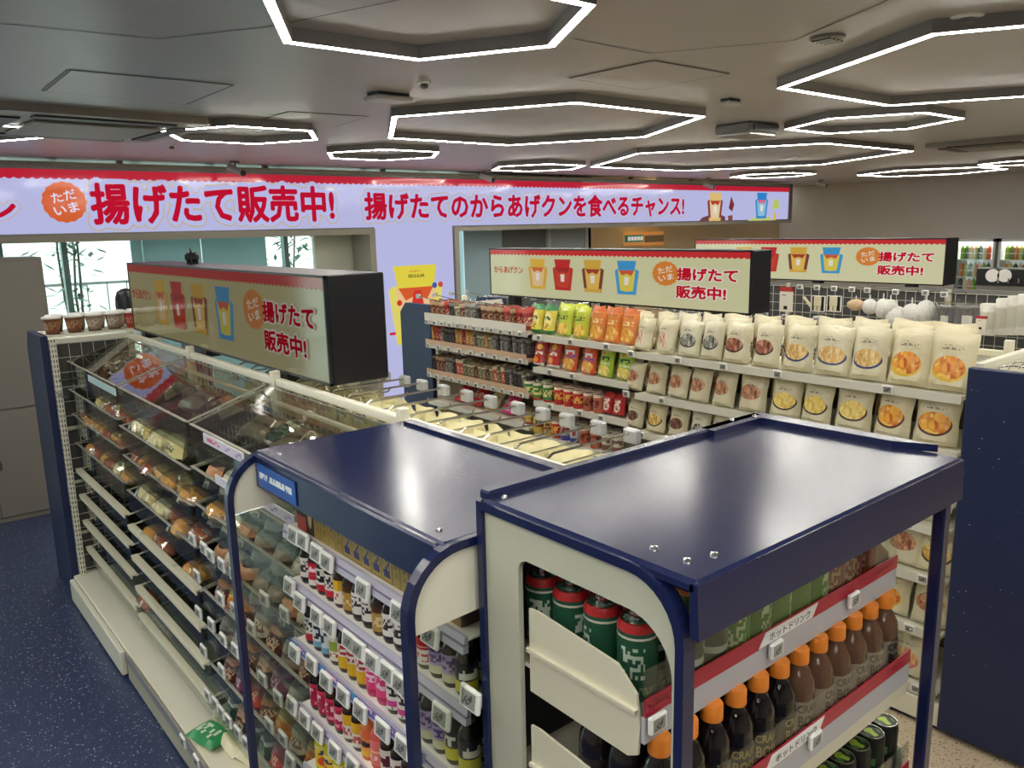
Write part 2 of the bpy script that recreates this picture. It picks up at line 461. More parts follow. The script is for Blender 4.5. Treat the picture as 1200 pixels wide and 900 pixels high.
p = at_z(905, 206, ZH); HX.append((p.x, p.y, .45, 'small distant hexagon lamp above the end of the LED band'))
p = at_z(1090, 202, ZH); HX.append((p.x, p.y, .75, 'distant hexagon lamp over the drinks refrigerators'))
p = at_z(630, 197, ZH); HX.append((p.x, p.y, .42, 'small distant hexagon lamp above the centre of the LED band'))
p = at_z(1172, 190, ZH); HX.append((p.x+.42, p.y-.1, .42, 'small hexagon lamp cut by the right edge'))
for a in HX: hexlamp(*a)
# more lamps of this pattern, added out of view to brighten the near side
for k, (x, y, r) in enumerate([(-.9, 1.1, .84), (1.0, -.9, .9), (3.4, -1.3, .84), (-1.2, -1.6, .6), (6.3, .3, .9), (-1.6, 3.4, .6), (-.42, 2.55, .6), (.1, .1, .6)]):
    hexlamp(x, y, r, 'added hexagon lamp on the ceiling out of view, ' + ORD[k] + ' one')

# ceiling devices ------------------------------------------------------
def ac_unit(px, py, s, label, rz=0):
    c = at_z(px, py, ZC); t = thing('ceiling_air_conditioner', label, 'air conditioner', (c.x, c.y, ZC-.045), rz)
    mA = mat('ac_panel', (150, 143, 130), .45)
    b = MB(); b.prism([(s*x, s*y) for x, y in ((-.48, -.42), (-.42, -.48), (.42, -.48), (.48, -.42), (.48, .42), (.42, .48), (-.42, .48), (-.48, .42))], 'z', .012, .045); b.obj('panel', mA, t)
    b = MB(); b.box(-.27*s, .27*s, -.27*s, .27*s, -.003, .012, bev=.004); g = b.obj('intake_grille', mat('ac_grille', (128, 122, 112), .5), t)
    for k in range(4):
        b = MB(); b.box(-.3*s, .3*s, .33*s, .41*s, .004, .014)
        o = b.obj('air_louver', mat('ac_slot', (52, 50, 47), .5), t); o.rotation_euler = (0, 0, PI/2*k)
    return t
ac_unit(95, 143, 1.0, 'ceiling cassette air conditioner at the upper left', R(4))
ac_unit(1168, 166, .80, 'ceiling cassette air conditioner at the right edge', R(4))
def louvre_box(px, py, label):
    c = at_z(px, py, ZC); t = thing('ceiling_projector', label, 'ceiling device', (c.x, c.y, ZC-.07))
    b = MB(); b.box(-.15, .15, -.12, .12, .015, .07, bev=.012); b.obj('housing', M_MGREY, t)
    b = MB(); b.box(-.12, .12, -.126, -.112, .022, .06); b.obj('grille', M_DGREY, t)
    b = MB(); b.box(-.13, .13, -.10, .10, 0, .016, bev=.004); b.obj('tray', M_GREYM, t)
    return t
louvre_box(876, 146, 'grey box with dark grilles on the ceiling, above the right lamps')
def beacon(px, py, label, w_=.09, h_=.022):
    c = at_z(px, py, ZC); t = thing('wireless_access_point', label, 'ceiling device', (c.x, c.y, ZC-.03))
    b = MB(); b.box(-w_, w_, -w_*.6, w_*.6, 0, .018, bev=.006); b.obj('cover', mat('pale_device', (190, 188, 184), .4), t)
    b = MB(); b.box(-w_*.8, w_*.8, -w_*.5, w_*.5, .017, .031); b.obj('mount', M_BLACK, t)
    return t
beacon(455, 110, 'flat pale box on a dark mount, upper middle of the ceiling')
beacon(856, 116, 'flat device on a dark mount above the grey box', .05)
def sprinkler(px, py, label, big=False):
    c = at_z(px, py, ZC); t = thing('ceiling_sensor', label, 'sensor', (c.x, c.y, ZC-.025))
    s = 1.7 if big else 1
    b = MB(); b.lathe([(.022*s, .018), (.026*s, .021), (.026*s, .025)], 12); b.obj('flange', M_WHITE, t, True)
    b = MB(); b.lathe([(.008*s, 0), (.016*s, .006), (.014*s, .018)], 12); b.obj('sensor_head', M_MGREY, t, True)
sprinkler(497, 96, 'small round ceiling sensor right of the flat pale box')
sprinkler(201, 170, 'small round ceiling sensor above the LED band at left')
sprinkler(1133, 19, 'round white ceiling sensor near the top right lamp', True)
c = at_z(970, 43, ZC); t = thing('ceiling_downlight', 'small round grille on the ceiling at upper right', 'ceiling light', (c.x, c.y, ZC-.012))
b = MB(); b.lathe([(.045, 0), (.052, .004), (.052, .012)], 18); b.obj('ring', M_GREYM, t, True)
for k in range(7):
    b = MB(); b.box(-.038+k*.0115, -.032+k*.0115, -.03, .03, -.003, .002); b.obj('fin', M_WHITE if k % 2 else M_DGREY, t)

def cctv(px, py, label, yy=YL-.25, flip=1):
    p = at_y(px, py, yy); t = thing('security_camera', label, 'camera', (p.x, p.y, p.z))
    b = MB(); b.bar((0, 0, .02), (0, 0, ZC-p.z), .008); b.lathe([(.035, ZC-p.z-.012), (.035, ZC-p.z)], 12); b.obj('mount', M_MGREY, t)
    b = MB(); b.bar((-.03*flip, .05, .03), (.03*flip, -.06, -.02), .026, 12); b.obj('body', mat('camera_grey', (176, 174, 170), .4), t, True)
    b = MB(); b.bar((.03*flip, -.06, -.02), (.036*flip, -.071, -.025), .023, 12); b.obj('lens', M_BLACKG, t, True)
cctv(276, 200, 'white security camera hanging before the LED band at left')
cctv(570, 209, 'white security camera hanging before the middle of the LED band')
cctv(830, 218, 'white security camera in front of the right end of the LED band')
cctv(962, 216, 'white security camera right of the LED band end', 6.0)

# glass front behind the LED wall -------------------------------------------
def window(n, x0, x1, z0, z1, mull, y=YG, frost=None):
    t = bpy.data.objects.new('window_%d' % n, None); col.objects.link(t); t['kind'] = 'structure'; t.location = (0, 0, 0)
    b = MB(); b.box(x0, x1, y-.03, y+.03, z0, z0+.05); b.box(x0, x1, y-.03, y+.03, z1-.05, z1); b.obj('window_frame', M_GREYM, t)
    for x in mull:
        b = MB(); b.box(x-.02, x+.02, y-.035, y+.035, z0, z1); b.obj('mullion', mat('teal_grey_mullion', (92, 120, 120), .4), t)
    e = [x0]+list(mull)+[x1]
    for a, c in zip(e[:-1], e[1:]):
        b = MB(); b.box(a+.02, c-.02, y-.006, y+.006, z0+.05, z1-.05); b.obj('pane', M_GLASS, t)
    return t
window(1, -3, 5.1, .05, ZC, [-2, -.6, .9, 1.32, 1.9, 2.5, 3.1, 3.95, 4.62])
# wall pieces along the back, seen between the LED band and the shelf signs
def wallpiece(px0, px1, nm, m, yy=YG, z0=0, z1=ZC, th=.08):
    x0 = at_y(px0, 280, yy).x; x1 = at_y(px1, 280, yy).x
    b = MB(); b.box(x0, x1, yy, yy+th, z0, z1); return struct(nm, b, m)
b = MB(); b.box(5.1, 5.62, YG, YG+.08, 0, ZC); struct('wall_far', b, mat('pale_blue_wall', (150, 176, 188), .5))
b = MB(); b.box(5.62, 7.0, YG, YG+.08, 0, ZC); struct('wall_far', b, mat('slate_wall', (96, 102, 104), .5))
M_WARM = mat('warm_wall', (206, 186, 150), .55, noise=.06, nscale=2)
b = MB(); b.box(7.0, XW, YG+.6, YG+.68, 0, ZC); struct('wall_far', b, M_WARM)
b = MB(); b.box(6.92, 7.0, YG, YG+.6, 0, ZC); struct('wall_far', b, mat('slate_wall'))
d0, d1 = at_y(643, 285, YG).x, at_y(683, 285, YG).x
t = bpy.data.objects.new('door_1', None); col.objects.link(t); t['kind'] = 'structure'
b = MB(); b.box(d0, d1, YG-.03, YG, 0, 1.84); b.obj('door_leaf', mat('pale_door', (138, 148, 150), .45), t)
b = MB(); b.box(d0-.05, d0, YG-.045, YG, 0, 1.88); b.box(d1, d1+.05, YG-.045, YG, 0, 1.88); b.box(d0-.05, d1+.05, YG-.045, YG, 1.84, 1.89); b.obj('door_frame', mat('door_frame_grey', (165, 172, 172), .4), t)
b = MB(); b.bar((d1-.06, YG-.06, .9), (d1-.06, YG-.06, 1.1), .012); b.obj('door_handle', M_STEEL, t)
# small lit notice signs on the warm wall
def notice(px0, px1, py0, py1, label, rows):
    yy = YG+.58; a = at_y(px0, py0, yy); c = at_y(px1, py1, yy)
    t = thing('menu_sign', label, 'sign', ((a.x+c.x)/2, yy, (a.z+c.z)/2)); W = (c.x-a.x)/2; Hh = (a.z-c.z)/2
    b = MB(); b.box(-W, W, -.01, .02, -Hh, Hh); b.obj('sign_board', mat('sign_orange', (226, 160, 84), .5, emit=.25), t)
    b = MB(); b.box(-W*.96, W*.96, -.016, -.01, -Hh*.5, Hh*.5); o = b.obj('sign_panel', rows[0], t)
    if len(rows) > 1:
        for k in range(5):
            b = MB(); x = -W*.66+k*W*.33; b.box(x, x+W*.25, -.020, -.016, -Hh*.28, Hh*.28); b.obj('sign_character', rows[1], t)
notice(731, 753, 272, 287, 'small green notice sign with pale characters on warm wall', [mat('sign_teal', (28, 118, 116), .5, emit=.3), mat('sign_white', (235, 238, 230), .5, emit=.4)])
notice(754, 777, 272, 287, 'small grey-brown notice board beside the green sign', [mat('sign_taupe', (150, 132, 104), .5)])
# warm lamp that lights the recess behind the band
t = thing('recess_ceiling_lamp', 'warm round lamp on the ceiling of the lit recess at back', 'lamp', (8.4, YG+.3, ZC-.03))
b = MB(); b.lathe([(.09, 0), (.09, .03)], 16); b.obj('diffuser', mat('warm_diffuser', (255, 214, 150), .5, emit=30), t)

# outside ------------------------------------------------------------
b = MB(); b.quad([(-8, YG, -.02), (14, YG, -.02), (14, 16, -.02), (-8, 16, -.02)]); o = struct('ground', b, mat('pale_paving', (200, 198, 192), .8))
b = MB(); b.box(-9, 14, 13, 13.2, 0, 2.6); o = b.obj('perimeter_wall', mat('white_render_wall', (236, 236, 232), .8)); o['kind'] = 'structure'
t = thing('metal_fence', 'thin dark fence outside the bright window', 'fence', (0, 9.6, 0))
for k in range(34):
    b = MB(); x = -1.6+k*.2; b.box(x, x+.012, 0, .012, 0, 1.36); b.obj('fence_bar', M_MGREY, t)
for z in (.2, 1.34):
    b = MB(); b.box(-1.7, 5.2, 0, .02, z, z+.03); b.obj('fence_rail', M_MGREY, t)
M_LEAF = mat('leaf_green', (48, 86, 66), .5, noise=.3, nscale=8); M_TRUNK = mat('bark', (84, 78, 66), .8)
def tree(name, x, y, h, label, n, spread, seed, stems=3):
    rr = random.Random(seed); t = thing(name, label, 'tree', (x, y, 0), 0, 'young trees outside the window')
    tips = []
    for s in range(stems):
        b = MB(); p = Vector((rr.uniform(-.1, .1), rr.uniform(-.1, .1), 0)); pts = [p]
        for k in range(6):
            p = p+Vector((rr.uniform(-.06, .06)*spread*4, rr.uniform(-.05, .05), h/6)); pts.append(p)
            for q in range(2): tips.append((p, k))
        for k, (a, c) in enumerate(zip(pts[:-1], pts[1:])): b.bar(a, c, .018*(1-k/9), 6, 0, .018*(1-(k+1)/9))
        b.obj('stem', M_TRUNK, t)
    lb = MB()
    for k in range(n):
        p, lev = rr.choice(tips); c = p+Vector((rr.gauss(0, spread), rr.gauss(0, spread*.6), rr.gauss(0, .12)))
        a = rr.uniform(0, 6.3); L = rr.uniform(.05, .11); e = Vector((math.cos(a), math.sin(a)*.6, rr.uniform(-.6, .3))).normalized()*L; s_ = Vector((-e.y, e.x, e.z*.3+.01)).normalized()*L*.28
        lb.quad([c-e, c+s_, c+e, c-s_])
    stuff(lb.obj('foliage', M_LEAF, t))
pt = at_y(88, 350, 8.6)
tree('young_tree', pt.x, 8.6, 2.6, 'slender leafy young tree outside the bright left window', 420, .14, 3)
pt = at_y(345, 300, 8.8)
tree('young_tree', pt.x, 8.8, 2.6, 'dense dark green tree behind the teal panes', 700, .22, 5)
pt = at_y(545, 300, 8.4)
tree('young_tree', pt.x, 8.4, 2.5, 'leafy tree seen through the narrow door pane', 260, .14, 9)
# frosted panels between inside and outside
fx = [at_y(p_, 300, YG-.1).x for p_ in (153, 167, 236, 312)]
for k, (a, c_) in enumerate(((fx[0], fx[1]), (fx[1], fx[2]), (fx[2], fx[3]))):
    b = MB(); b.box(a+.005, c_-.005, YG-.12, YG-.10, 0, 1.95); o = b.obj('partition_panel', M_FROST)
    tag(o, ['narrow teal glass partition panel beside the bright window', 'middle teal glass partition panel behind the left sign', 'right teal glass partition panel behind the left sign'][k], 'panel', 'teal partition panels')
a, c_ = at_y(368, 300, YG-.1).x, at_y(428, 300, YG-.1).x
b = MB(); b.box(a, c_, YG-.12, YG-.06, 0, 2.0, bev=.01); tag(b.obj('roller_screen', mat('pale_screen', (196, 200, 186), .6, noise=.06, nscale=4)), 'pale beige screen panel left of the LED column', 'panel')
# ------------------------------------------------------------------ LED wall with its band of lettering
ROT_Y = (PI/2, 0, 0)            # flat things that face -Y
ROT_X = (PI/2, 0, -PI/2)        # flat things that face -X
M_LED = mat('led_lavender', (196, 198, 243), .25, emit=.80)
M_RED = mat('led_red', (205, 20, 52), .3, emit=.75)
M_GOLD = mat('led_gold', (214, 190, 120), .3, emit=.75)
M_ORANGE = mat('led_orange', (226, 98, 38), .3, emit=.8)
M_LEDW = mat('led_white', (232, 226, 245), .3, emit=.85)
for m_ in (M_LED, M_RED, M_GOLD, M_ORANGE, M_LEDW):
    pb = m_.node_tree.nodes['Principled BSDF']; pb.inputs['Base Color'].default_value = (.02, .02, .03, 1); pb.inputs['Roughness'].default_value = .08
XL0, XL1 = -2.9, at_y(926, 240, YL).x
ZB, ZT = 1.862, 2.335
led = thing('led_display_wall', 'long lavender LED band with red lettering across the shop front', 'display', (0, YL, 0))
b = MB(); b.box(XL0, XL1, 0, .14, ZB, ZT); b.obj('band_housing', M_GREYM, led)
b = MB(); b.box(XL0+.03, XL1-.06, -.006, 0, ZB+.012, ZT-.02); b.obj('band_screen', M_LED, led)
xc0, xc1 = at_y(441, 330, YL).x, at_y(533, 330, YL).x
b = MB(); b.box(xc0, xc1, -.001, .14, 0, ZB); b.obj('column_housing', M_GREYM, led)
b = MB(); b.box(xc0+.01, xc1-.012, -.006, -.001, .08, ZB+.012); b.obj('column_screen', M_LED, led)
# grey frame under the band and down the openings
M_FR = mat('frame_beige_grey', (150, 146, 134), .45)
b = MB(); b.box(XL0, xc0, -.03, .3, ZB-.05, ZB); b.box(xc0-.06, xc0, -.029, .299, 0, ZB-.0505); b.box(xc1, xc1+.05, -.029, .299, 0, ZB-.0405); b.box(xc1, XL1, -.03, .3, ZB-.04, ZB)
b.box(XL0, XL1, -.02, .14, ZT, ZT+.03)
b.obj('opening_frame', M_FR, led)
b = MB(); b.box(XL1-.06, XL1+.02, -.02, .15, ZB-.04, ZT+.03); b.obj('end_cap', M_GREYM, led)
# hangers
for k in range(9):
    b = MB(); x = .55+k*1.12; b.box(x, x+.04, .05, .09, ZT+.03, ZC); b.obj('hanger_post', M_GREYM, led)
def scallop(x0, x1, ztop, zbot, step, y, parent, m, name='scalloped_border', rx=False):
    n = max(2, int((x1-x0)/step)); pts = [(x0, ztop)]
    low = []
    for k in range(n):
        for j in range(4):
            t_ = (k+j/4)/n; low.append((x0+(x1-x0)*t_, zbot+step*.22*(1-math.sin(PI*j/4)) - 0))
    low.append((x1, zbot)); b = MB()
    for (xa, za), (xb, zb) in zip(low[:-1], low[1:]):
        if rx: b.quad([(y, -xa, za), (y, -xb, zb), (y, -xb, ztop), (y, -xa, ztop)])
        else: b.quad([(xa, y, za), (xb, y, zb), (xb, y, ztop), (xa, y, ztop)])
    return b.obj(name, m, parent)
scallop(XL0+.03, XL1-.06, ZT-.02, ZT-.088, .055, -.009, led, M_RED)
def led_text(body, px0, py0, px1, py1, outline=True, bold=.028):
    x0, x1 = at_y(px0, (py0+py1)/2, YL).x, at_y(px1, (py0+py1)/2, YL).x; pm = (px0+px1)/2
    hv = at_y(pm, py0, YL).z-at_y(pm, py1, YL).z
    cx, cz, wv = (x0+x1)/2, at_y(pm, (py0+py1)/2, YL).z, x1-x0
    me = text_mesh(body, wv, hv, M_RED, .036); ft = (me['sx'], me['sy'])
    link('lettering', me, led, (cx, -.0125, cz), ROT_Y)
    if outline:
        link('lettering_outline', text_mesh(body, 0, 0, M_GOLD, .185, fit=ft), led, (cx, -.0085, cz), ROT_Y)
        link('lettering_field', text_mesh(body, 0, 0, M_LED, .158, fit=ft), led, (cx, -.0105, cz), ROT_Y)
led_text('揚げたて販売中!', 105, 216, 391, 262)
led_text('揚げたてのからあげクンを食べるチャンス!', 426, 227, 801, 256)
led_text('からあげクン', -300, 230, 19, 262)
def badge(cx, cz, r, parent, dy, rot, mO, mW, yflip=False, k=1.0):
    n = 64; pts = []
    for i in range(n):
        t_ = 2*PI*i/n; rr = r*(1+.025*math.cos(16*t_)); pts.append((rr*math.cos(t_), rr*math.sin(t_)))
    b = MB(); b.prism(pts, 'z', 0, .002); o = b.obj('badge', mO, parent)
    o.location = dy; o.rotation_euler = rot
    for s_, (x, y) in (('ただ', (0, .30)), ('いま', (.06, -.32))):
        q = link('badge_lettering', text_mesh(s_, r*1.15, r*.5, mW, .02, res=2), o, (x*r, y*r, .003)); q.rotation_euler = (0, 0, R(14))
    return o
pc = at_y(75, 237, YL); rb = (at_y(101, 237, YL).x-at_y(49, 237, YL).x)/2
badge(0, 0, rb, led, (pc.x, -.0125, pc.z), ROT_Y, M_ORANGE, M_LEDW)
_pm = {}
def emat(c, e): 
    k = (c, e)
    if k not in _pm:
        _pm[k] = mat('print_%d_%d_%d_%d' % (c[0], c[1], c[2], int(e*100)), c, .3, emit=e)
        pb = _pm[k].node_tree.nodes['Principled BSDF']; pb.inputs['Base Color'].default_value = (.02, .02, .02, 1); pb.inputs['Roughness'].default_value = .1
    return _pm[k]
def pouch(parent, x, y, wd, ht, c_body, c_side, c_flap, c_band, e, rot, off):
    """plain snack pouch picture: tapered body, side panels, folded flap"""
    g = MB(); g.prism([(-.38*wd, -.5*ht), (.38*wd, -.5*ht), (.5*wd, .20*ht), (.40*wd, .25*ht), (-.40*wd, .25*ht), (-.5*wd, .20*ht)], 'z', 0, .001)
    o = g.obj('pouch_picture', emat(c_side, e), parent); o.rotation_euler = rot; o.location = off
    for nm, poly, c, z in (('pouch_front', [(-.25*wd, -.46*ht), (.25*wd, -.46*ht), (.36*wd, .22*ht), (-.36*wd, .22*ht)], c_body, .0012),
                           ('pouch_base', [(-.37*wd, -.5*ht), (.37*wd, -.5*ht), (.39*wd, -.38*ht), (0, -.42*ht), (-.39*wd, -.38*ht)], c_flap, .0018),
                           ('pouch_band', [(-.20*wd, .06*ht), (0, .12*ht), (.20*wd, .06*ht), (.34*wd, .24*ht), (-.34*wd, .24*ht)], c_band, .0024),
                           ('pouch_flap', [(-.33*wd, .22*ht), (.33*wd, .22*ht), (.40*wd, .5*ht), (-.40*wd, .5*ht)], c_flap, .003),
                           ('pouch_label', [(-.08*wd, -.22*ht), (.08*wd, -.22*ht), (.10*wd, .02*ht), (-.10*wd, .02*ht)], (250, 240, 225), .003)):
        h = MB(); h.prism(poly, 'z', z, z+.0006); h.obj(nm, emat(c, e), o)
    return o
def led_pic(px0, py0, px1, py1, *cols):
    pm, qm = (px0+px1)/2, (py0+py1)/2; c = at_y(pm, qm, YL)
    pouch(led, 0, 0, at_y(px1, qm, YL).x-at_y(px0, qm, YL).x, at_y(pm, py0, YL).z-at_y(pm, py1, YL).z, *cols, .8, ROT_Y, (c.x, -.0125, c.z))
# mound and leafy ground behind the two small pictures
def led_poly(pts, c, dy, name):
    g = MB(); q = [at_y(px, py, YL) for px, py in pts]
    cx = sum(p.x for p in q)/len(q); cz = sum(p.z for p in q)/len(q)
    g.prism([(p.x-cx, p.z-cz) for p in q], 'z', 0, .0006); o = g.obj(name, emat(c, .8), led); o.location = (cx, dy, cz); o.rotation_euler = ROT_Y
led_poly([(816, 261.5), (822, 255), (832, 251.5), (842, 251), (849, 254), (848.5, 261)], (110, 62, 70), -.0125, 'mound_picture')
led_poly([(873, 260), (880, 256), (890, 252), (900, 254), (908, 259.5)], (206, 214, 130), -.0125, 'ground_picture')
led_pic(828, 226, 846, 259, (240, 214, 170), (150, 60, 50), (236, 200, 120), (190, 60, 40))
led_pic(884, 226, 899, 256, (150, 205, 235), (60, 150, 215), (40, 140, 215), (220, 110, 150))
led_poly([(853, 244), (856, 230), (859.5, 240), (857, 248)], (130, 40, 52), -.0125, 'spice_picture')
led_poly([(852, 253), (857.5, 252), (857.5, 258.5), (852.5, 258.5)], (140, 70, 60), -.0125, 'spice_picture')
led_poly([(904, 245), (906, 234), (911, 234), (912, 244)], (196, 214, 100), -.0125, 'leaf_picture')
led_poly([(905, 249), (908, 249), (908.5, 258), (905.5, 258)], (236, 190, 80), -.0125, 'leaf_picture')
# big pouch on the column
led_pic(456, 311, 519, 402, (248, 206, 150), (240, 226, 110), (240, 222, 70), (230, 92, 40))
led_poly([(481, 358), (484, 341), (492, 339), (496, 358)], (220, 46, 40), -.018, 'pouch_picture_emblem')
c = at_y(487, 323, YL); link('lettering', text_mesh('REGULAR', (at_y(497, 320, YL)-at_y(478, 320, YL)).x, .032, emat((60, 70, 50), .6), .02, res=2), led, (c.x, -.018, c.z), ROT_Y)
c = at_y(486, 317.5, YL); link('lettering', text_mesh('からあげクン', (at_y(493, 315, YL)-at_y(479, 315, YL)).x, .018, emat((214, 40, 50), .8), .02, res=2), led, (c.x, -.018, c.z), ROT_Y)
for (px, py, c_) in ((508, 334, (50, 90, 190)), (515, 333, (220, 70, 50)), (467, 355, (220, 40, 50))):
    g = MB(); g.lathe([(.028, 0), (.028, .001)], 18); o = g.obj('round_mark', emat(c_, .8), led); q = at_y(px, py, YL); o.location = (q.x, -.018, q.z); o.rotation_euler = ROT_Y
led_poly([(456, 390), (470, 388), (470, 391.5), (456, 393)], (210, 20, 50), -.012, 'red_bar')

# ------------------------------------------------------------------ lit signs on top of the gondolas
def gondola_sign(X, y0, y1, z0, z1, dp, label, e, cream, group='karaage sign boxes on the gondolas'):
    """screen faces -X; y0 far end, y1 near end (y0>y1)"""
    t = thing('sign_box', label, 'sign', (X, 0, 0), 0, group)
    b = MB(); b.box(.008, dp, y1, y0, z0, z1, bev=.004); b.obj('casing', M_BLACK, t)
    b = MB(); b.box(0, .010, y1+.008, y0-.008, z0+.008, z1-.008); b.obj('screen', emat(cream, e), t)
    b = MB(); b.box(-.003, .009, y1, y0, z1-.008, z1); b.box(-.003, .009, y1, y0, z0, z0+.008); b.box(-.003, .009, y1, y1+.008, z0, z1); b.box(-.003, .009, y0-.008, y0, z0, z1); b.obj('bezel', M_BLACK, t)
    L = y0-y1; Hh = z1-z0; eR = e
    scallop(-(y0-.008), -(y1+.008), z1-.008, z1-Hh*.135, .033, -.0015, t, emat((214, 34, 40), eR), rx=True)
    P = lambda u: y0-L*u                      # u from the far (left) end
    Z = lambda v: z0+Hh*v
    def tx(s_, u, v, w_, h_, c, bold=.03, dx=-.004):
        return link('lettering', text_mesh(s_, w_*L, h_*Hh, emat(c, eR), bold, res=2), t, (dx, P(u), Z(v)), ROT_X)
    tx('からあげクン', .097, .56, .145, .15, (206, 36, 52), .02)
    for u, cs in ((.24, ((244, 206, 150), (226, 176, 70), (236, 190, 60), (220, 110, 60))), (.352, ((214, 60, 40), (196, 50, 36), (206, 30, 36), (170, 24, 30))),
                  (.477, ((240, 196, 90), (130, 60, 40), (226, 178, 60), (170, 60, 36))), (.607, ((232, 214, 80), (70, 165, 215), (60, 160, 214), (220, 90, 60)))):
        pouch(t, 0, 0, .088*L, .60*Hh, *cs, eR, ROT_X, (-.003, P(u), Z(.50)))
    bo = badge(0, 0, .18*Hh, t, (-.003, P(.742), Z(.60)), ROT_X, emat((232, 138, 48), eR), emat((250, 240, 220), eR))
    bo.scale = (L*.086/(.36*Hh), 1.15, 1)
    for s_, u, v, w_ in (('揚げたて', .872, .60, .185), ('販売中!', .855, .305, .155)):
        o_ = tx(s_, u, v, w_, .22, (208, 24, 48), .04, -.0055); ft = (o_.data['sx'], o_.data['sy']); link('lettering_outline', text_mesh(s_, 0, 0, emat((246, 240, 226), eR), .11, fit=ft), t, (-.004, P(u), Z(v)), ROT_X)
    return t
s1 = gondola_sign(1.13, 4.46, 2.265, 1.365, 1.71, .21, 'nearest dim cream sign box with black end, above the bread gondola', .22, (206, 196, 138))  # slanting-view falloff is put into this screen's weaker glow and duller cream
s2 = gondola_sign(3.22, 4.11, 2.16, 1.417, 1.714, .16, 'cream sign box on the snack gondola in the middle', .62, (222, 220, 172))
s3 = gondola_sign(5.25, 4.05, 2.14, 1.425, 1.718, .17, 'farthest cream sign box at right, before the grey wall', .68, (226, 224, 178))
# feet that clamp each sign to the rail
for s_, X, ys, z0 in ((s1, 1.13, (4.3, 3.42, 2.62), 1.365), (s2, 3.22, (3.9, 3.1, 2.35), 1.417), (s3, 5.25, (3.8, 3.0, 2.35), 1.425)):
    for y in ys:
        b = MB(); b.box(.0, .06, y-.03, y+.03, 1.335, z0+.006); b.obj('clamp_foot', M_BLACK, s_)
# black scanner with cable lying on the nearest sign
pz = at_x(225, 300, 1.25); t = thing('barcode_scanner', 'black scanner with curled cable lying on the nearest sign', 'scanner', (1.25, pz.y, 1.71), R(70))
b = MB(); b.box(-.06, .06, -.03, .03, .012, .052, bev=.01); b.obj('scanner_body', M_BLACK, t)
b = MB(); b.box(-.02, .02, -.025, .025, 0, .014); b.obj('scanner_foot', M_BLACK, t)
b = MB(); b.tube([(-.05+.0*k, 0, .045) if k == 0 else (-.06-.12*k/8, .0, .045+.05*math.sin(PI*k/8)-.04*k/8) for k in range(9)], .004, 6); b.obj('cable', M_BLACK, t)
# ------------------------------------------------------------------ small-goods library
RX = -PI/2                       # turns a thing built facing -Y so that it faces -X
def cached(f):
    store = {}
    def g(*a):
        if a not in store: store[a] = f(*a)
        return store[a]
    return g
# electronic shelf label
g = NG('eink_screen', (150, 152, 146), .4); g.over(g.glyphs(.1, .9, .15, .85, 9, 7, .62), (70, 72, 70)); M_EINK = g.done()
_b = MB(); _b.box(-.0215, .0215, 0, .010, -.0165, .0165, bev=.003); _b.box(-.015, .015, -.0008, .002, -.0115, .0115, 1, front=('-y', 2))
ME_TAG = _b.mesh('price_tag', [M_WHITE, mat('eink_rim', (120, 122, 118), .5), M_EINK])
_b = MB(); _b.box(-.032, .032, 0, .011, -.0235, .0235, bev=.004); _b.box(-.022, .022, -.0008, .002, -.016, .016, 1, front=('-y', 2))
ME_TAGV = _b.mesh('price_tag', [M_WHITE, mat('eink_rim'), M_EINK])
def ptag(parent, x, y, z, rz=RX, tilt=0, s=1.0, vert=False):
    o = link('price_tag', ME_TAGV if vert else ME_TAG, parent, (x, y, z), (tilt, 0, rz)); o.scale = (s, s, s); return o

@cached
def bag_mesh(w, h, d, m, var, top):
    """pillow bag standing on its lower seam, facing -Y; crimped top seam"""
    rr = random.Random(var*13+5); nu, nv = 8, 10; b = MB()
    ph = [rr.uniform(0, 6.3) for _ in range(6)]
    def th(u, v):
        e = 1-abs(2*u-1)**3.0; s = min(1, v/.10) if v < .10 else min(1, (1-v)/.16)
        return d*.5*max(0, e)**.6*max(0, s)**.55*(1+.14*math.sin(9*u+5*v+ph[0])*math.sin(7*v+ph[1]))
    def edge(v): return 1-.05*math.sin(PI*min(1, v*1.05))**2+.012*math.sin(11*v+ph[2])
    grid = {}
    for side in (0, 1):
        for i in range(nu+1):
            for j in range(nv+1):
                u, v = i/nu, j/nv; t = th(u, v)
                x = (u-.5)*w*edge(v); z = v*h+.004*math.sin(6*u+ph[3])*(1 if j == nv else .3)
                y = (-t if side == 0 else t)+(v-.5)*top+.006*math.sin(5*u+ph[4])*v
                grid[side, i, j] = (x, y, z)
    for i in range(nu):
        for j in range(nv):
            u0, u1, v0, v1 = i/nu, (i+1)/nu, j/nv, (j+1)/nv
            b.quad([grid[0, i, j], grid[0, i+1, j], grid[0, i+1, j+1], grid[0, i, j+1]], 0, [(u0, v0), (u1, v0), (u1, v1), (u0, v1)])
            b.quad([grid[1, i+1, j], grid[1, i, j], grid[1, i, j+1], grid[1, i+1, j+1]], 0, [(u0*.1, v0*.1)]*4)
    return b.mesh('bag', [m], True)
def food_bag(name, base, foods, rim=None, cu=.5, cv=.38, ru=.36, rv=.20, txt=(150, 140, 120), wob=.25, su=10, sv=8):
    g = NG(name, base, .38, coat=.15)
    if rim: g.over(g.ell(cu, cv-.03, ru*1.08, rv*1.06), rim)
    g.over(g.ell(cu, cv, ru, rv, wob), g.food(foods, su, sv))
    g.over(g.m_('MULTIPLY', g.glyphs(.24, .72, .70, .745, 26, 40, .45), 1.0), txt)
    g.over(g.m_('MULTIPLY', g.glyphs(.30, .66, .765, .79, 30, 44, .5), .7), txt)
    g.over(g.m_('MULTIPLY', g.glyphs(.12, .50, .085, .11, 34, 60, .5), .6), txt)
    g.wrinkle()
    return g.done()
CREAM = (216, 209, 178)
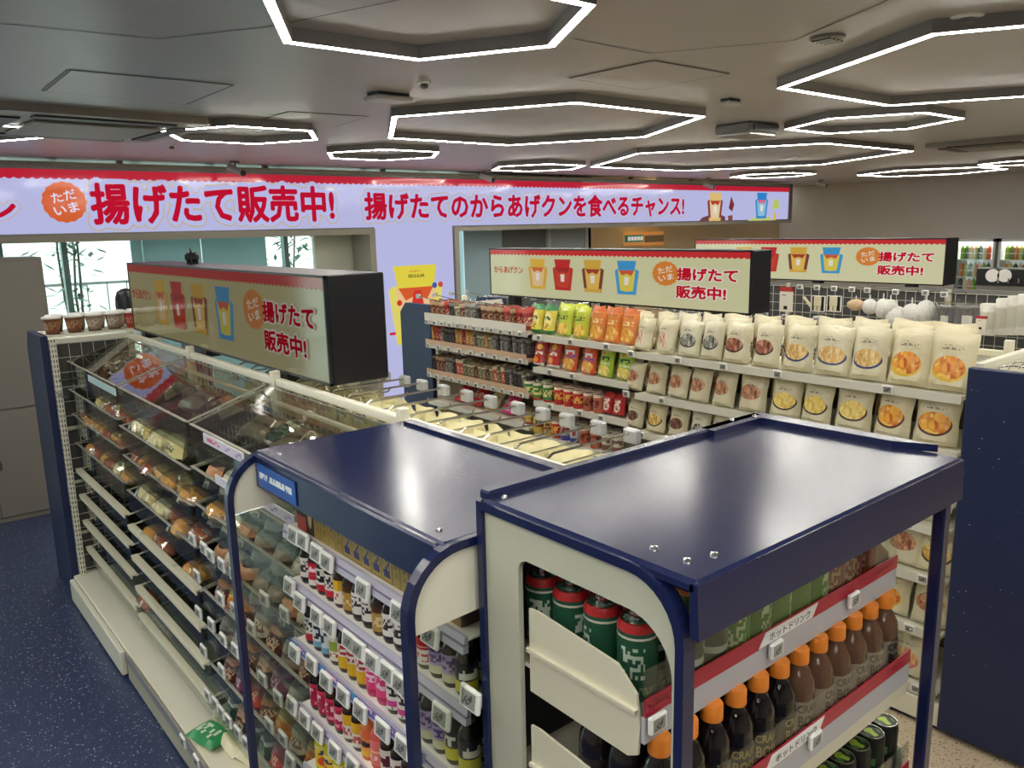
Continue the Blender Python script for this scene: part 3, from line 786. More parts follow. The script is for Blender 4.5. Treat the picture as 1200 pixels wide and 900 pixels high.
BAG = {
 'berry': food_bag('bag_berry', CREAM, [(236, 222, 190), (190, 60, 50), (240, 226, 200), (214, 190, 160)], None, .5, .42, .26, .22),
 'grey': food_bag('bag_grey', (212, 207, 180), [(70, 68, 60), (150, 150, 140), (40, 40, 38), (180, 180, 168)], (60, 58, 52), .5, .46, .34, .17),
 'choc': food_bag('bag_choc', CREAM, [(120, 60, 44), (170, 96, 72), (90, 40, 32), (200, 140, 110)], (70, 30, 26), .45, .46, .36, .16),
 'tan': food_bag('bag_tan', CREAM, [(226, 196, 120), (200, 150, 80), (240, 214, 150), (214, 170, 96)], (40, 62, 120), .5, .42, .38, .17),
 'chip': food_bag('bag_chip', (218, 209, 174), [(222, 120, 40), (240, 170, 60), (196, 84, 34), (246, 200, 90)], (226, 190, 60), .46, .40, .36, .20, su=6, sv=6),
 'nut': food_bag('bag_nut', (214, 206, 176), [(150, 90, 60), (190, 130, 90), (120, 66, 44), (214, 160, 120)], None, .45, .52, .38, .20),
 'yellow': food_bag('bag_yellow', (214, 207, 176), [(240, 206, 80), (246, 224, 130), (220, 180, 60), (250, 232, 150)], (70, 40, 40), .5, .44, .38, .20, su=6, sv=6),
 'orange': food_bag('bag_orange', (218, 209, 177), [(240, 150, 40), (250, 190, 70), (214, 96, 30), (252, 206, 110)], (90, 40, 34), .48, .44, .38, .21, su=5, sv=6),
 'dark': food_bag('bag_dark', (212, 205, 176), [(80, 50, 40), (120, 80, 60), (56, 36, 30), (150, 104, 80)], None, .48, .45, .36, .18),
 'black': food_bag('bag_black', (218, 215, 194), [(58, 50, 48), (96, 88, 84), (220, 215, 194), (44, 38, 38)], None, .5, .42, .34, .16),
 'macad': food_bag('bag_macad', (222, 212, 178), [(240, 206, 110), (224, 180, 80), (200, 150, 60), (246, 222, 150)], (70, 40, 30), .5, .46, .38, .20),
 'stick': food_bag('bag_stick', (216, 208, 178), [(226, 160, 96), (240, 190, 130), (200, 130, 70), (246, 206, 150)], (206, 120, 120), .48, .42, .38, .20, su=14, sv=5),
}
def pouch_mat(name, base, bands=(), blobs=(), gl=(), rough=.35):
    g = NG(name, base, rough, coat=.2)
    for (v0, v1, c) in bands: g.over(g.rect(0, 1, v0, v1), c)
    for (u, v, ru, rv, c) in blobs:
        if isinstance(c, list): g.over(g.ell(u, v, ru, rv, .3), g.food(c, 8, 8))
        else: g.over(g.ell(u, v, ru, rv), c)
    for (u0, u1, v0, v1, su, sv, c) in gl: g.over(g.glyphs(u0, u1, v0, v1, su*1.7, sv*1.7, .48), c)
    if not name.startswith('cup'): g.wrinkle()
    return g.done()
FRY = [(240, 196, 60), (250, 220, 100), (214, 160, 50)]
POU = {
 'greenyellow': pouch_mat('pouch_greenyellow', (226, 206, 70), [(0, .14, (40, 130, 70)), (.86, 1, (40, 130, 70))], [(.5, .5, .36, .3, (240, 226, 140))], [(.2, .8, .52, .66, 9, 16, (60, 90, 40)), (.3, .7, .2, .42, 7, 8, (200, 150, 40))]),
 'lime': pouch_mat('pouch_lime', (196, 206, 60), [(0, .08, (150, 170, 40))], [(.5, .24, .4, .2, FRY)], [(.15, .85, .55, .68, 10, 14, (60, 96, 30)), (.3, .8, .84, .9, 16, 40, (240, 240, 200))]),
 'orangep': pouch_mat('pouch_orange', (222, 130, 46), [(.9, 1, (200, 100, 40))], [(.5, .27, .42, .22, [(240, 180, 70), (214, 140, 40), (250, 206, 110)])], [(.15, .85, .55, .68, 10, 14, (246, 214, 150)), (.2, .8, .8, .86, 16, 40, (130, 60, 30))]),
 'redbox': pouch_mat('box_red', (238, 236, 226), [(.12, .98, (196, 44, 44))], [(.62, .8, .2, .12, (244, 190, 60)), (.4, .28, .24, .12, (236, 150, 50))], [(.12, .88, .48, .62, 9, 12, (248, 236, 220))]),
 'orangeblue': pouch_mat('pouch_orangeblue', (228, 88, 40), [], [(.5, .86, .4, .14, (240, 130, 60)), (.5, .22, .42, .2, [(246, 190, 80), (226, 150, 50), (250, 214, 130)])], [(.1, .9, .40, .50, 6, 20, (60, 90, 190)), (.15, .85, .52, .66, 7, 9, (240, 240, 246))]),
 'limep': pouch_mat('pouch_limegreen', (168, 200, 56), [], [(.5, .86, .4, .12, (210, 220, 110)), (.5, .2, .4, .18, [(240, 220, 110), (226, 200, 80), (250, 236, 160)])], [(.15, .85, .50, .64, 7, 9, (30, 76, 50)), (.15, .85, .40, .46, 12, 30, (240, 244, 226)), (.38, .62, .70, .77, 9, 20, (214, 40, 60))]),
 'redbag': pouch_mat('bag_red', (190, 34, 40), [(0, .1, (140, 24, 30))], [(.5, .4, .3, .22, (236, 220, 200))], [(.15, .85, .62, .76, 8, 12, (244, 230, 220)), (.3, .7, .3, .5, 7, 8, (150, 70, 40))]),
 'pinkpack': pouch_mat('pack_pink', (226, 70, 140), [(.1, .2, (244, 190, 214))], [], [(.1, .9, .4, .7, 8, 7, (250, 226, 236))]),
 'redpack': pouch_mat('pack_red', (206, 44, 52), [], [], [(.1, .9, .4, .7, 8, 7, (246, 226, 220))]),
 'yelwhite': pouch_mat('pack_yellowwhite', (236, 228, 190), [(0, .2, (222, 190, 60))], [], [(.1, .9, .4, .7, 8, 7, (150, 120, 60))]),
 'silver': pouch_mat('pack_silver', (150, 146, 138), [(.7, .85, (90, 88, 86))], [], [(.1, .9, .2, .6, 6, 14, (70, 66, 62))]),
 'jerky': pouch_mat('pack_jerky', (110, 62, 48), [(.75, .95, (180, 150, 110))], [], [(.1, .9, .2, .6, 6, 14, (196, 160, 120))]),
 'jerkyred': pouch_mat('pack_jerkyred', (150, 34, 36), [(.8, 1, (190, 60, 50))], [], [(.1, .9, .2, .6, 6, 10, (220, 180, 150))]),
 'amber': pouch_mat('pack_amber', (196, 140, 70), [(0, .2, (120, 80, 46))], [], [(.1, .9, .3, .7, 6, 12, (236, 206, 150))]),
 'olive': pouch_mat('pack_olive', (120, 116, 84), [(.7, .8, (206, 200, 170))], [], [(.1, .9, .2, .6, 6, 14, (190, 186, 150))]),
 'orangeslim': pouch_mat('pack_orangeslim', (196, 96, 66), [(.8, 1, (226, 206, 180))], [], [(.1, .9, .2, .6, 5, 12, (240, 206, 180))]),
 'charcoal': pouch_mat('pack_charcoal', (50, 48, 50), [(.8, .95, (120, 116, 110))], [], [(.1, .9, .2, .6, 6, 14, (96, 92, 90))]),
 'creamhang': pouch_mat('pack_creamhang', (232, 224, 176), [(.8, 1, (236, 230, 196))], [], [(.2, .8, .3, .6, 8, 14, (196, 180, 120))]),
}
@cached
def can_parts(r, h, m, lidm, n):
    b = MB(); b.lathe([(r*.9, 0), (r, .006), (r, h-.01), (r*.88, h-.002)], n, v0=0, v1=h); body = b.mesh('can_body', [m], True)
    b = MB(); b.lathe([(r*.88, h-.002), (r*.9, h), (r*.84, h), (r*.8, h-.004), (.0005, h-.004)], n, cap=False); lid = b.mesh('can_lid', [lidm], True)
    return body, lid
def can_thing(name, label, loc, rz, group, r, h, m, lidm, n=14, tab=None):
    t = thing(name, label, 'can', loc, rz, group); body, lid = can_parts(r, h, m, lidm, n)
    link('can_body', body, t); lo = link('can_lid', lid, t)
    if tab: link('pull_tab', tab, t, (0, 0, h-.004))
    return t
def label_mat(name, base, bands=(), gl=(), blobs=()):
    g = NG(name, base, .35, coat=.1)
    for v0, v1, c in bands: g.over(g.rect(-1, 2, v0, v1), c)
    for u, v, ru, rv, c in blobs: g.over(g.ell(u, v, ru, rv), c)
    for u0, u1, v0, v1, su, sv, c in gl: g.over(g.glyphs(u0, u1, v0, v1, su*2.2, sv*2.2, .5), c)
    return g.done()
@cached
def bottle_parts(r, h, bm, cm, lm, rc, hc, sh, l0, l1, n):
    """body, cap, label; sh = height where the shoulder starts"""
    b = MB(); b.lathe([(r*.86, 0), (r, .006), (r, sh), (r*.93, sh+(h-hc-sh)*.35), (r*.62, sh+(h-hc-sh)*.75), (rc*.86, h-hc-.004), (rc*.86, h-hc+.004)], n); body = b.mesh('bottle_body', [bm], True)
    b = MB(); b.lathe([(rc, h-hc), (rc*1.02, h-hc+.002), (rc, h-.003), (rc*.9, h)], n); cap = b.mesh('cap', [cm], True)
    b = MB(); b.lathe([(r+.0006, l0), (r+.0006, l1)], n, cap=False); lab = b.mesh('label', [lm], True)
    return body, cap, lab
def bottle(name, label, loc, rz, group, *spec):
    t = thing(name, label, 'bottle', loc, rz, group)
    for nm, me in zip(('bottle_body', 'cap', 'label'), bottle_parts(*spec)): link(nm, me, t)
    return t
M_AMBER = mat('amber_glass', (52, 28, 14), .08, coat=.5)
M_DBRN = mat('dark_glass', (26, 16, 14), .08, coat=.5)
@cached
def carton_mesh(w, h, d, m, side):
    b = MB(); b.box(-w/2, w/2, 0, d, 0, h, 1, bev=.0012, front=('-y', 0))
    return b.mesh('carton', [m, side])

# ------------------------------------------------------------------ bread gondola (left)
def wiregrid(plane, c, a0, a1, z0, z1, sa, sz, r=.0016):
    """wire mesh in the plane x=c or y=c"""
    b = MB(); P = (lambda a, z: (c, a, z)) if plane == 'x' else (lambda a, z: (a, c, z))
    n = max(1, round((a1-a0)/sa))
    for k in range(n+1): b.bar(P(a0+(a1-a0)*k/n, z0), P(a0+(a1-a0)*k/n, z1), r, 4)
    n = max(1, round((z1-z0)/sz))
    for k in range(n+1): b.bar(P(a0, z0+(z1-z0)*k/n), P(a1, z0+(z1-z0)*k/n), r*1.15, 4)
    return b
def upright(x, y, z0, z1, parent, face='x', slots=True):
    b = MB(); b.box(x-.014, x+.014, y-.014, y+.014, z0, z1, bev=.002); o = b.obj('upright_post', M_CREAM, parent)
    if slots:
        s = MB(); n = int((z1-z0)/.025)
        for k in range(n):
            z = z0+.012+k*.025
            for dx in (-.006, .006):
                s.box(x+dx-.002, x+dx+.002, y-.0146, y-.0136, z, z+.014); s.box(x-.0146, x-.0136, y+dx-.002, y+dx+.002, z, z+.014)
        stuff(s.obj('post_slots', M_BLACK, o))
    return o
G1F, G1N = 4.45, 1.02
BAY = [(4.43, 3.52), (3.49, 2.64), (2.61, 1.80)]
g1 = thing('bread_gondola', 'cream steel bread gondola with wire mesh back and base deck', 'shelving unit', (0, 0, 0))
g1b = thing('hook_gondola', 'cream mesh-backed gondola spine with rails, behind the bread trays', 'shelving unit', (0, 0, 0))
b = MB(); b.box(.70, 1.075, 1.78, G1F, .10, .13, bev=.004); b.obj('base_deck', M_CREAM, g1)
b = MB(); b.box(1.09, 1.52, G1N, G1F, .10, .13, bev=.004); b.obj('base_deck', M_CREAM, g1b)
b = MB(); b.box(.71, 1.075, 1.78, G1F, 0, .10); b.obj('base_plinth', M_CREAMD, g1)
b = MB(); b.box(1.09, 1.5, G1N, G1F, 0, .10); b.obj('base_plinth', M_CREAMD, g1b)
b = MB(); b.box(.675, .698, 3.46, 4.42, .015, .125, bev=.004); b.obj('kick_panel', M_CREAM, g1)
b = MB(); b.box(.690, .702, 1.78, 3.42, .015, .12, bev=.003); b.obj('kick_panel', M_CREAMD, g1)
b = MB(); b.box(.684, .69, 1.78, 3.42, .10, .137); b.obj('price_rail', mat('grey_rail', (150, 150, 150), .35), g1)
for y in (4.43, 3.505, 2.625, 1.80): upright(1.10, y, .13, 1.375, g1b, slots=y > 4)
upright(.742, 4.43, .13, 1.36, g1)
for (y0, y1) in BAY+[(1.78, G1N+.02)]:
    b = MB(); b.box(1.088, 1.112, y1-.012, y0-.012, 1.325, 1.352, bev=.003); b.obj('top_rail', M_CREAM, g1b)
    b = MB(); b.box(1.08, 1.094, y1-.012, y0-.012, 1.262, 1.275, bev=.002); b.obj('cross_rail', M_CREAM, g1b)
    stuff(wiregrid('x', 1.10, y1, y0, .16, 1.325, .045, .055).obj('wire_mesh', M_WIRE, g1b))
b = MB(); b.box(.74, 1.10, 4.42, 4.444, 1.332, 1.358, bev=.003); b.obj('end_rail', M_CREAM, g1)
stuff(wiregrid('y', 4.43, .756, 1.086, .16, 1.335, .055, .075, .002).obj('wire_mesh', M_WIRE, g1))
for z in (.35, .62, .90):
    b = MB(); b.box(.75, 1.09, 4.42, 4.432, z, z+.014); b.obj('end_brace', M_CREAMD, g1)
b = MB(); b.box(.72, .742, 4.2, 4.43, 1.10, 1.104); b.bar((.75, 4.41, 1.155), (1.02, 4.41, 1.165), .006); b.obj('support_arm', M_STEEL, g1)
# dark backing sheets and goods of the far side keep the mesh from being see-through
b = MB(); b.box(1.118, 1.124, G1N, G1F, .14, 1.22); b.obj('backing_sheet', mat('backing_grey', (74, 74, 70), .6), g1b)
b = MB(); b.box(.76, 1.09, 4.447, 4.452, .14, 1.325); b.obj('backing_sheet', mat('backing_grey'), g1)
# far end unit of that gondola: navy side panels
t = thing('end_cap_unit', 'dark navy end panel unit at the far end of the bread gondola', 'shelving unit', (0, 0, 0))
for x0, x1 in ((.695, .728), (1.48, 1.51)):
    b = MB(); b.prism([(4.455, 0), (4.86, 0), (4.86, 1.28), (4.80, 1.372), (4.455, 1.372)], 'x', x0, x1); b.obj('side_panel', M_NAVYP, t)
for z in (.12, .5, .9, 1.3):
    b = MB(); b.box(.73, 1.48, 4.46, 4.84, z, z+.02); b.obj('shelf', M_CREAM, t)
# cups on that end unit
M_CUPB = pouch_mat('cup_brown', (122, 74, 46), [(.0, .12, (90, 52, 34))], [], [(.05, .95, .3, .8, 26, 5, (176, 140, 100))])
M_CUPG = pouch_mat('cup_taupe', (150, 130, 108), [(.0, .15, (100, 80, 64))], [], [(.05, .95, .3, .8, 26, 5, (206, 196, 180))])
M_CUPR = pouch_mat('cup_red', (186, 62, 50), [], [], [(.05, .95, .3, .8, 26, 5, (220, 140, 120))])
@cached
def cup_parts(m):
    b = MB(); b.lathe([(.030, 0), (.042, .080)], 18); body = b.mesh('cup_body', [m], True)
    b = MB(); b.lathe([(.0445, .078), (.045, .084), (.040, .088), (.036, .086)], 18); lid = b.mesh('cup_lid', [M_WHITE], True)
    return body, lid
for k, (px, m_, lb) in enumerate([(62, M_CUPB, 'brown ice-cream cup with white lid, at the left end of the row'), (88, M_CUPB, 'brown ice-cream cup with white lid, second from left'),
                                  (112, M_CUPG, 'taupe cup with white lid, third from left'), (135, M_CUPG, 'taupe cup with white lid, fourth from left'), (157, M_CUPR, 'red cup with white lid beside the sign')]):
    for row in (0, 1):
        yy = 4.52+.1*row; p = at_y(px+row*3, 390-row*7, yy)
        t = thing('dessert_cup', lb if row == 0 else lb.replace('cup with', 'cup with a').replace(', ', ', back row, ', 1) if ', ' in lb else lb+' back row', 'cup', (p.x, yy, 1.372), 0, 'lidded cups on the end unit')
        for nm, me in zip(('cup_body', 'cup_lid'), cup_parts(m_)): link(nm, me, t)
b = MB(); b.box(.72, 1.5, 4.455, 4.72, 1.362, 1.372); b.obj('top_board', M_CREAM, bpy.data.objects['end_cap_unit'])
p = at_y(148, 362, 4.76); t = thing('black_dome_cover', 'black rounded dome behind the red lidded cup', 'cover', (p.x+.01, 4.78, 1.372))
b = MB(); b.lathe([(.056, .0), (.058, .10), (.055, .14), (.044, .172), (.022, .186), (.002, .19)], 20); b.obj('dome', M_BLACK, t, True)
b = MB(); b.lathe([(.066, 0), (.066, .006)], 20); b.obj('rim', M_BLACK, t)

# acrylic trays -------------------------------------------------------------
M_TRAYR = mat('tray_rail', (226, 222, 196), .35)
M_TRAYD = mat('tray_clear_frame', (176, 174, 162), .25, metal=.1)
M_PURP = mat('tray_front_smoke', (104, 98, 104), .3)
@cached
def tray_meshes(L, dep, rise, lip, solid):
    """tray facing -X, front-left-bottom origin at its front edge, runs along +Y by L; back is dep deep, rise higher"""
    z = lambda x: rise*x/dep
    b = MB(); b.quad([(0, 0, 0), (0, L, 0), (dep, L, rise), (dep, 0, rise)]); b.quad([(0, 0, -.004), (dep, 0, rise-.004), (dep, L, rise-.004), (0, L, -.004)])
    base = b.mesh('tray_base', [M_ACRY])
    b = MB(); b.box(-.006, -.001, 0, L, -.02, lip); front = b.mesh('front_panel', [M_ACRY])
    b = MB()
    if solid: b.box(-.016, .012, 0, L, lip, lip+.009, bev=.002); b.box(-.014, -.010, 0, L, lip-.012, lip, 0)
    else: b.box(-.007, .003, 0, L, lip, lip+.005, bev=.001)
    rail = b.mesh('front_rail', [M_TRAYR if solid else M_TRAYD])
    side = []
    for y in (0, L):
        b = MB(); b.prism([(0, 0), (dep, rise), (dep, rise+lip), (0, lip)], 'y', y-.002, y+.002)
        b.bar((0, y, lip), (dep, y, rise+lip), .004, 4, 1); side.append(b.mesh('side_wall', [M_ACRY, M_TRAYR if solid else M_TRAYD]))
    b = MB(); b.bar((dep, 0, rise+lip), (dep, L, rise+lip), .004, 4); back = b.mesh('back_rail', [M_TRAYD])
    return base, front, rail, side, back
def tray(y0, y1, xf, zr, dep, rise, lip, solid, label, lid=False):
    """y0 far end; zr = height of the front rim"""
    t = thing('acrylic_tray', label, 'tray', (xf, y1, zr-lip), 0, 'sloping clear trays on the bread gondola')
    L = round(y0-y1, 3); base, front, rail, side, back = tray_meshes(L, dep, rise, lip, solid)
    link('tray_base', base, t); link('front_panel', front, t); link('front_rail', rail, t); link('back_rail', back, t)
    for s_ in side: link('side_wall', s_, t)
    if lid:
        b = MB(); b.quad([(0, .003, lip+.004), (0, L-.003, lip+.004), (dep, L-.003, lip+rise+.004), (dep, .003, lip+rise+.004)]); b.obj('lid', M_LID, t)
    return t
TZ = [1.240, 1.100, .975, .825, .686, .550, .412, .268]
bayname = ['far left bay', 'middle bay', 'bay next to the drinks rack']
tierw = ['top', 'second', 'third', 'fourth', 'fifth', 'sixth', 'seventh', 'lowest']
OFF = [0, -.02, -.0]
for bi, (y0, y1) in enumerate(BAY):
    for k, z in enumerate(TZ):
        zz = z+(OFF[bi] if k < 4 else {0: 0, 1: -.035, 2: -.01}[bi])
        if bi == 1 and k == 7: zz = .25
        if k == 0:
            tray(y0, y1+.01, .80, z, .27, .085, .08, False, 'clear lidded tray on the top tier of the '+bayname[bi], True)
        else:
            solid = (bi == 0 and k >= 4) or (bi == 1 and k >= 4) 
            tray(y0, y1+.01, .79 if k < 4 else .785, zz, .28, .05, .045 if k >= 4 else .06, solid, 'clear sloping tray on the %s tier of the %s' % (tierw[k], bayname[bi]))
# printed strips along the front of the top trays
g = NG('tray_strip', (214, 206, 226), .35); g.over(g.glyphs(.1, .5, .3, .7, 16, 4, .5), (206, 70, 110)); g.over(g.glyphs(.55, .95, .25, .75, 16, 4, .5), (150, 140, 190)); M_TSTRIP = g.done()
g = NG('tray_strip_pale', (206, 208, 220), .35); g.over(g.glyphs(.5, .95, .25, .75, 20, 4, .6), (170, 170, 200)); M_TSTRIP2 = g.done()
def strip(pxa, pya, pxb, pyb, X, hgt, m, label):
    a = at_x(pxa, pya, X); c = at_x(pxb, pyb, X); L = abs(a.y-c.y)
    t = thing('shelf_strip', label, 'label strip', (X, (a.y+c.y)/2, (a.z+c.z)/2), RX, 'paper strips on the tray fronts')
    b = MB(); b.box(-L/2, L/2, 0, .003, -hgt/2, hgt/2, 1, front=('-y', 0)); b.obj('strip_print', [m, M_WHITE], t)
strip(238, 512, 285, 538, .782, .03, M_TSTRIP, 'printed lilac and pink strip on the top tray beside the drinks rack')
strip(252, 560, 272, 574, .770, .028, M_TSTRIP2, 'plain pale strip left of the navy post')
strip(285, 575, 345, 612, .770, .03, M_TSTRIP, 'printed strip right behind the navy post')
b0 = at_x(115, 452, .782)
strip(103, 443, 135, 460, .782, .03, mat('cyan_pale', (196, 226, 230), .3), 'pale cyan strip at the far end of the top tray')

# breads in film on the upper trays ---------------------------------------------
@cached
def bread_parts(kind, var):
    rr = random.Random(var+17*len(kind)); b = MB(); n, mseg = 10, 8
    L, W, H_ = {'roll': (.15, .05, .045), 'round': (.10, .085, .05), 'twist': (.13, .055, .05), 'slice': (.10, .07, .06)}[kind]
    def P(i, j, s=1.0, jit=0):
        u = i/n; t_ = 2*PI*j/mseg; e = math.sin(PI*min(max(u, .0), 1))**.45
        wv = 1+.12*math.sin(u*PI*6+var)*(kind in ('twist', 'roll'))
        return ((u-.5)*L*(1+.1*(s > 1)), W/2*e*math.cos(t_)*wv*s+rr.uniform(-jit, jit), H_/2+H_/2*e*math.sin(t_)*wv*s+rr.uniform(-jit, jit)*(s > 1))
    g_ = [[P(i, j) for j in range(mseg)] for i in range(n+1)]
    for i in range(n):
        for j in range(mseg):
            j2 = (j+1) % mseg; b.quad([g_[i][j], g_[i+1][j], g_[i+1][j2], g_[i][j2]])
    colr = {'roll': (240, 214, 148), 'round': (224, 168, 92), 'twist': (236, 188, 108), 'slice': (246, 230, 184)}[kind]
    if var % 3 == 2: colr = (172, 98, 62)
    bm = NG('bread_%s_%d' % (kind, var % 3), colr, .6, coord='GEN'); bm.over(.75, bm.food([tuple(int(c*.75) for c in colr), colr, tuple(min(255, int(c*1.12)) for c in colr)], 9, 6))
    bread = b.mesh('bread', [bm.done()], True)
    w_ = MB(); g_ = [[P(i, j, 1.22, .004) for j in range(mseg)] for i in range(n+1)]
    for i in range(n):
        for j in range(mseg):
            j2 = (j+1) % mseg; w_.quad([g_[i][j], g_[i+1][j], g_[i+1][j2], g_[i][j2]])
    for e_ in (0, n):     # flared film ends
        sx = -1 if e_ == 0 else 1; x = g_[e_][0][0]
        w_.quad([(x, -W*.35, H_*.5), (x, W*.35, H_*.5), (x+sx*.018, W*.4, H_*.62), (x+sx*.018, -W*.4, H_*.40)])
    return bread, w_.mesh('film_wrap', [M_FILM])
def bread(kind, var, x, y, z, rz, label, group):
    t = thing('wrapped_bread', label, 'bread', (x, y, z), rz, group); t.rotation_euler = (0, -R(10)*math.sin(rz), rz); t.scale = (1.25, 1.3, 1.3)
    for nm, me in zip(('bread', 'film_wrap'), bread_parts(kind, var)): link(nm, me, t)
rr = random.Random(4)
rows = [(0, 1, 3.98, 3.55, ['roll']*5, 'pale'), (0, 2, 4.38, 3.55, ['twist', 'twist', 'round', 'round', 'round', 'round', 'twist', 'round'], 'golden'),
        (0, 3, 4.30, 3.56, ['round', 'slice', 'twist', 'round', 'slice', 'round'], 'mixed'), (1, 1, 3.44, 3.05, ['slice', 'roll', 'slice'], 'cream'),
        (1, 2, 3.46, 2.72, ['twist', 'round', 'round', 'twist', 'round', 'twist', 'round'], 'golden'), (1, 3, 3.44, 2.70, ['slice', 'roll', 'slice', 'roll', 'round', 'slice'], 'pale'),
        (1, 4, 3.42, 3.10, ['round', 'twist'], 'brown'), (2, 2, 2.55, 2.25, ['round', 'slice'], 'golden'), (1, 4, 2.95, 2.75, ['round'], 'yellow')]
for (bi, k, ya, yb, kinds, tone) in rows:
    n = len(kinds)
    for q, kd in enumerate(kinds):
        y = ya-(ya-yb)*(q+.5)/n
        zz = TZ[k]+OFF[bi]-.058+.012+(-.035 if (bi == 1 and k >= 4) else 0)+(.015 if k >= 4 else 0)
        bread(kd, (q*2+k+bi*3) % 7, .838+rr.uniform(-.008, .012), y, zz+.012, PI/2+rr.uniform(-.5, .5) if kd != 'roll' else PI/2+rr.uniform(-.12, .12),
              '%s %s bread in film, %s from the far end, %s tier, %s' % (tone, {'roll': 'long', 'round': 'round', 'twist': 'twisted', 'slice': 'sliced'}[kd], ORD[q], tierw[k], ['far bay', 'middle bay', 'near bay'][bi]), 'wrapped breads in the trays')
# one printed corn bread packet and a brown bread on the base tier
M_CORN = pouch_mat('corn_pack', (226, 214, 150), [], [], [(.15, .85, .35, .7, 9, 6, (96, 84, 40))])
p = at_x(209, 511, .86)
t = thing('corn_bread_packet', 'pale yellow bread packet with dark print on second tier', 'bread', (.85, p.y, 1.05), RX+.0)
link('bag', bag_mesh(.17, .075, .06, M_CORN, 2, .02), t)
bread('twist', 2, .80, 3.42, .30, PI/2, 'dark brown twisted bread alone in a low tray at the bay joint', 'wrapped breads in the trays')
# goods on the base deck near the rack
M_GREENBAG = pouch_mat('noodle_bag', (226, 220, 170), [(.0, .42, (50, 150, 90))], [], [(.1, .9, .55, .8, 9, 7, (70, 90, 110)), (.2, .8, .1, .35, 8, 6, (220, 236, 210))])
p = at_z(245, 862, .15); t = thing('noodle_packet', 'green and cream packet lying on the base deck', 'packet', (.78, p.y, .132), RX+.25); o = link('bag', bag_mesh(.15, .2, .05, M_GREENBAG, 1, 0), t, (0, -.08, .022), (-PI/2+.02, 0, 0)); 
M_CREAMBAG = pouch_mat('cream_packet', (232, 222, 186), [(.35, .6, (240, 232, 204))], [], [])
for k, (px, py) in enumerate(((262, 878), (285, 893), (305, 905))):
    p = at_z(px, py, .15); t = thing('flat_bread_packet', 'crumpled cream packet on the base deck, %s towards the rack' % ORD[k], 'packet', (.84+.02*k, p.y, .132), RX+.15*k); link('bag', bag_mesh(.15, .19, .045, M_CREAMBAG, 3+k, 0), t, (0, -.08, .022), (-PI/2+.02, 0, 0))
# the mixed packs in the bay beside the drinks rack
M_PK = [pouch_mat('pack_mix_%d' % k, c, bd, [], gl) for k, (c, bd, gl) in enumerate([
    ((62, 48, 48), [(.5, .9, (206, 150, 110))], [(.2, .8, .2, .4, 8, 8, (200, 180, 160))]), ((206, 196, 176), [(.0, .25, (50, 40, 44))], [(.2, .8, .4, .7, 8, 6, (120, 90, 70))]),
    ((86, 42, 38), [(.7, .9, (226, 140, 50))], [(.1, .9, .2, .6, 9, 8, (206, 170, 140))]), ((44, 70, 58), [(.6, .75, (206, 214, 200))], [(.2, .8, .2, .5, 8, 8, (130, 160, 140))]),
    ((214, 130, 40), [(.75, .95, (236, 200, 90))], [(.2, .8, .2, .5, 8, 8, (150, 60, 30))]), ((130, 60, 84), [(.0, .3, (90, 36, 60))], [(.2, .8, .4, .7, 8, 7, (214, 180, 196))]),
    ((150, 140, 126), [(.4, .55, (90, 84, 76))], []), ((196, 60, 50), [(.0, .2, (120, 30, 30))], [(.2, .8, .4, .7, 8, 7, (240, 214, 190))])])]
names_pk = ['dark brown', 'cream and black', 'maroon', 'dark green', 'orange', 'plum', 'grey', 'red']
seqs = {1: [0, 1, 1, 0, 6, 6], 2: [6, 1, 0, 6, 6, 1], 3: [0, 1, 0, 6, 6, 0, 1], 4: [2, 4, 2, 1, 2, 6, 2], 5: [6, 1, 2, 0, 5, 1, 2], 6: [2, 5, 7, 2, 4, 1, 4], 7: [3, 0, 3, 3, 7, 3, 3, 5]}
for k, sq in seqs.items():
    for q, idx in enumerate(sq):
        y = 2.56-(2.56-1.83)*(q+.5)/len(sq)
        t = thing('film_pack', '%s pack in film, %s from far end, %s tier by drinks rack' % (names_pk[idx], ORD[q], tierw[k]), 'packet', (.835, y, TZ[k]-.055+(.02 if k >= 4 else .0)), RX+rr.uniform(-.25, .25), 'filled packs beside the drinks rack')
        link('bag', bag_mesh(.095, .085, .07, M_PK[idx], (q+k) % 4, .03), t)
for bi, n in ((0, 3), (1, 5), (2, 5)):
    for q in range(n):
        y0, y1 = BAY[bi]; y = (y0-.08)-(y0-y1-.16)*(q+.5)/n; idx = [6, 3, 6, 0, 1][q]
        if bi == 0: y = y0-.12-.1*q
        t = thing('film_pack', '%s pack in lidded top tray, %s from far end, %s' % (names_pk[idx], ORD[q], ['far bay', 'middle bay', 'bay by drinks rack'][bi]), 'packet', (.93+.03*(q % 2), y, 1.165+.035), RX+rr.uniform(-.3, .3), 'packs in the lidded top trays'); t.rotation_euler = (-1.2, 0, t.rotation_euler.z)
        link('bag', bag_mesh(.13, .11, .05, M_PK[idx], q % 4, .0), t); link('film_wrap', bag_mesh(.135, .115, .06, M_FILM, (q+1) % 4, .0), t)
# shelf tags of these two bays, hooked on the tray fronts
def traytag(px, py, X=.765):
    p = at_x(px, py, X); return p
tg = g1
for px, py in ((225, 632), (238, 643), (246, 651), (259, 662), (273, 674), (230, 675), (258, 702), (274, 715), (232, 718), (247, 732), (261, 750), (238, 763), (259, 786), (243, 815), (252, 825), (259, 835), (267, 845), (278, 859), (288, 872),
               (309, 702), (333, 720), (294, 736), (307, 796), (325, 818), (315, 850), (331, 866), (275, 762)):
    p = at_x(px, py, .762); ptag(tg, .760, p.y, p.z, RX, 0, .85, True)
for px, py in ((213, 869), (229, 893)):
    p = at_x(px, py, .676); ptag(tg, .676, p.y, p.z, RX, 0, .85, True)
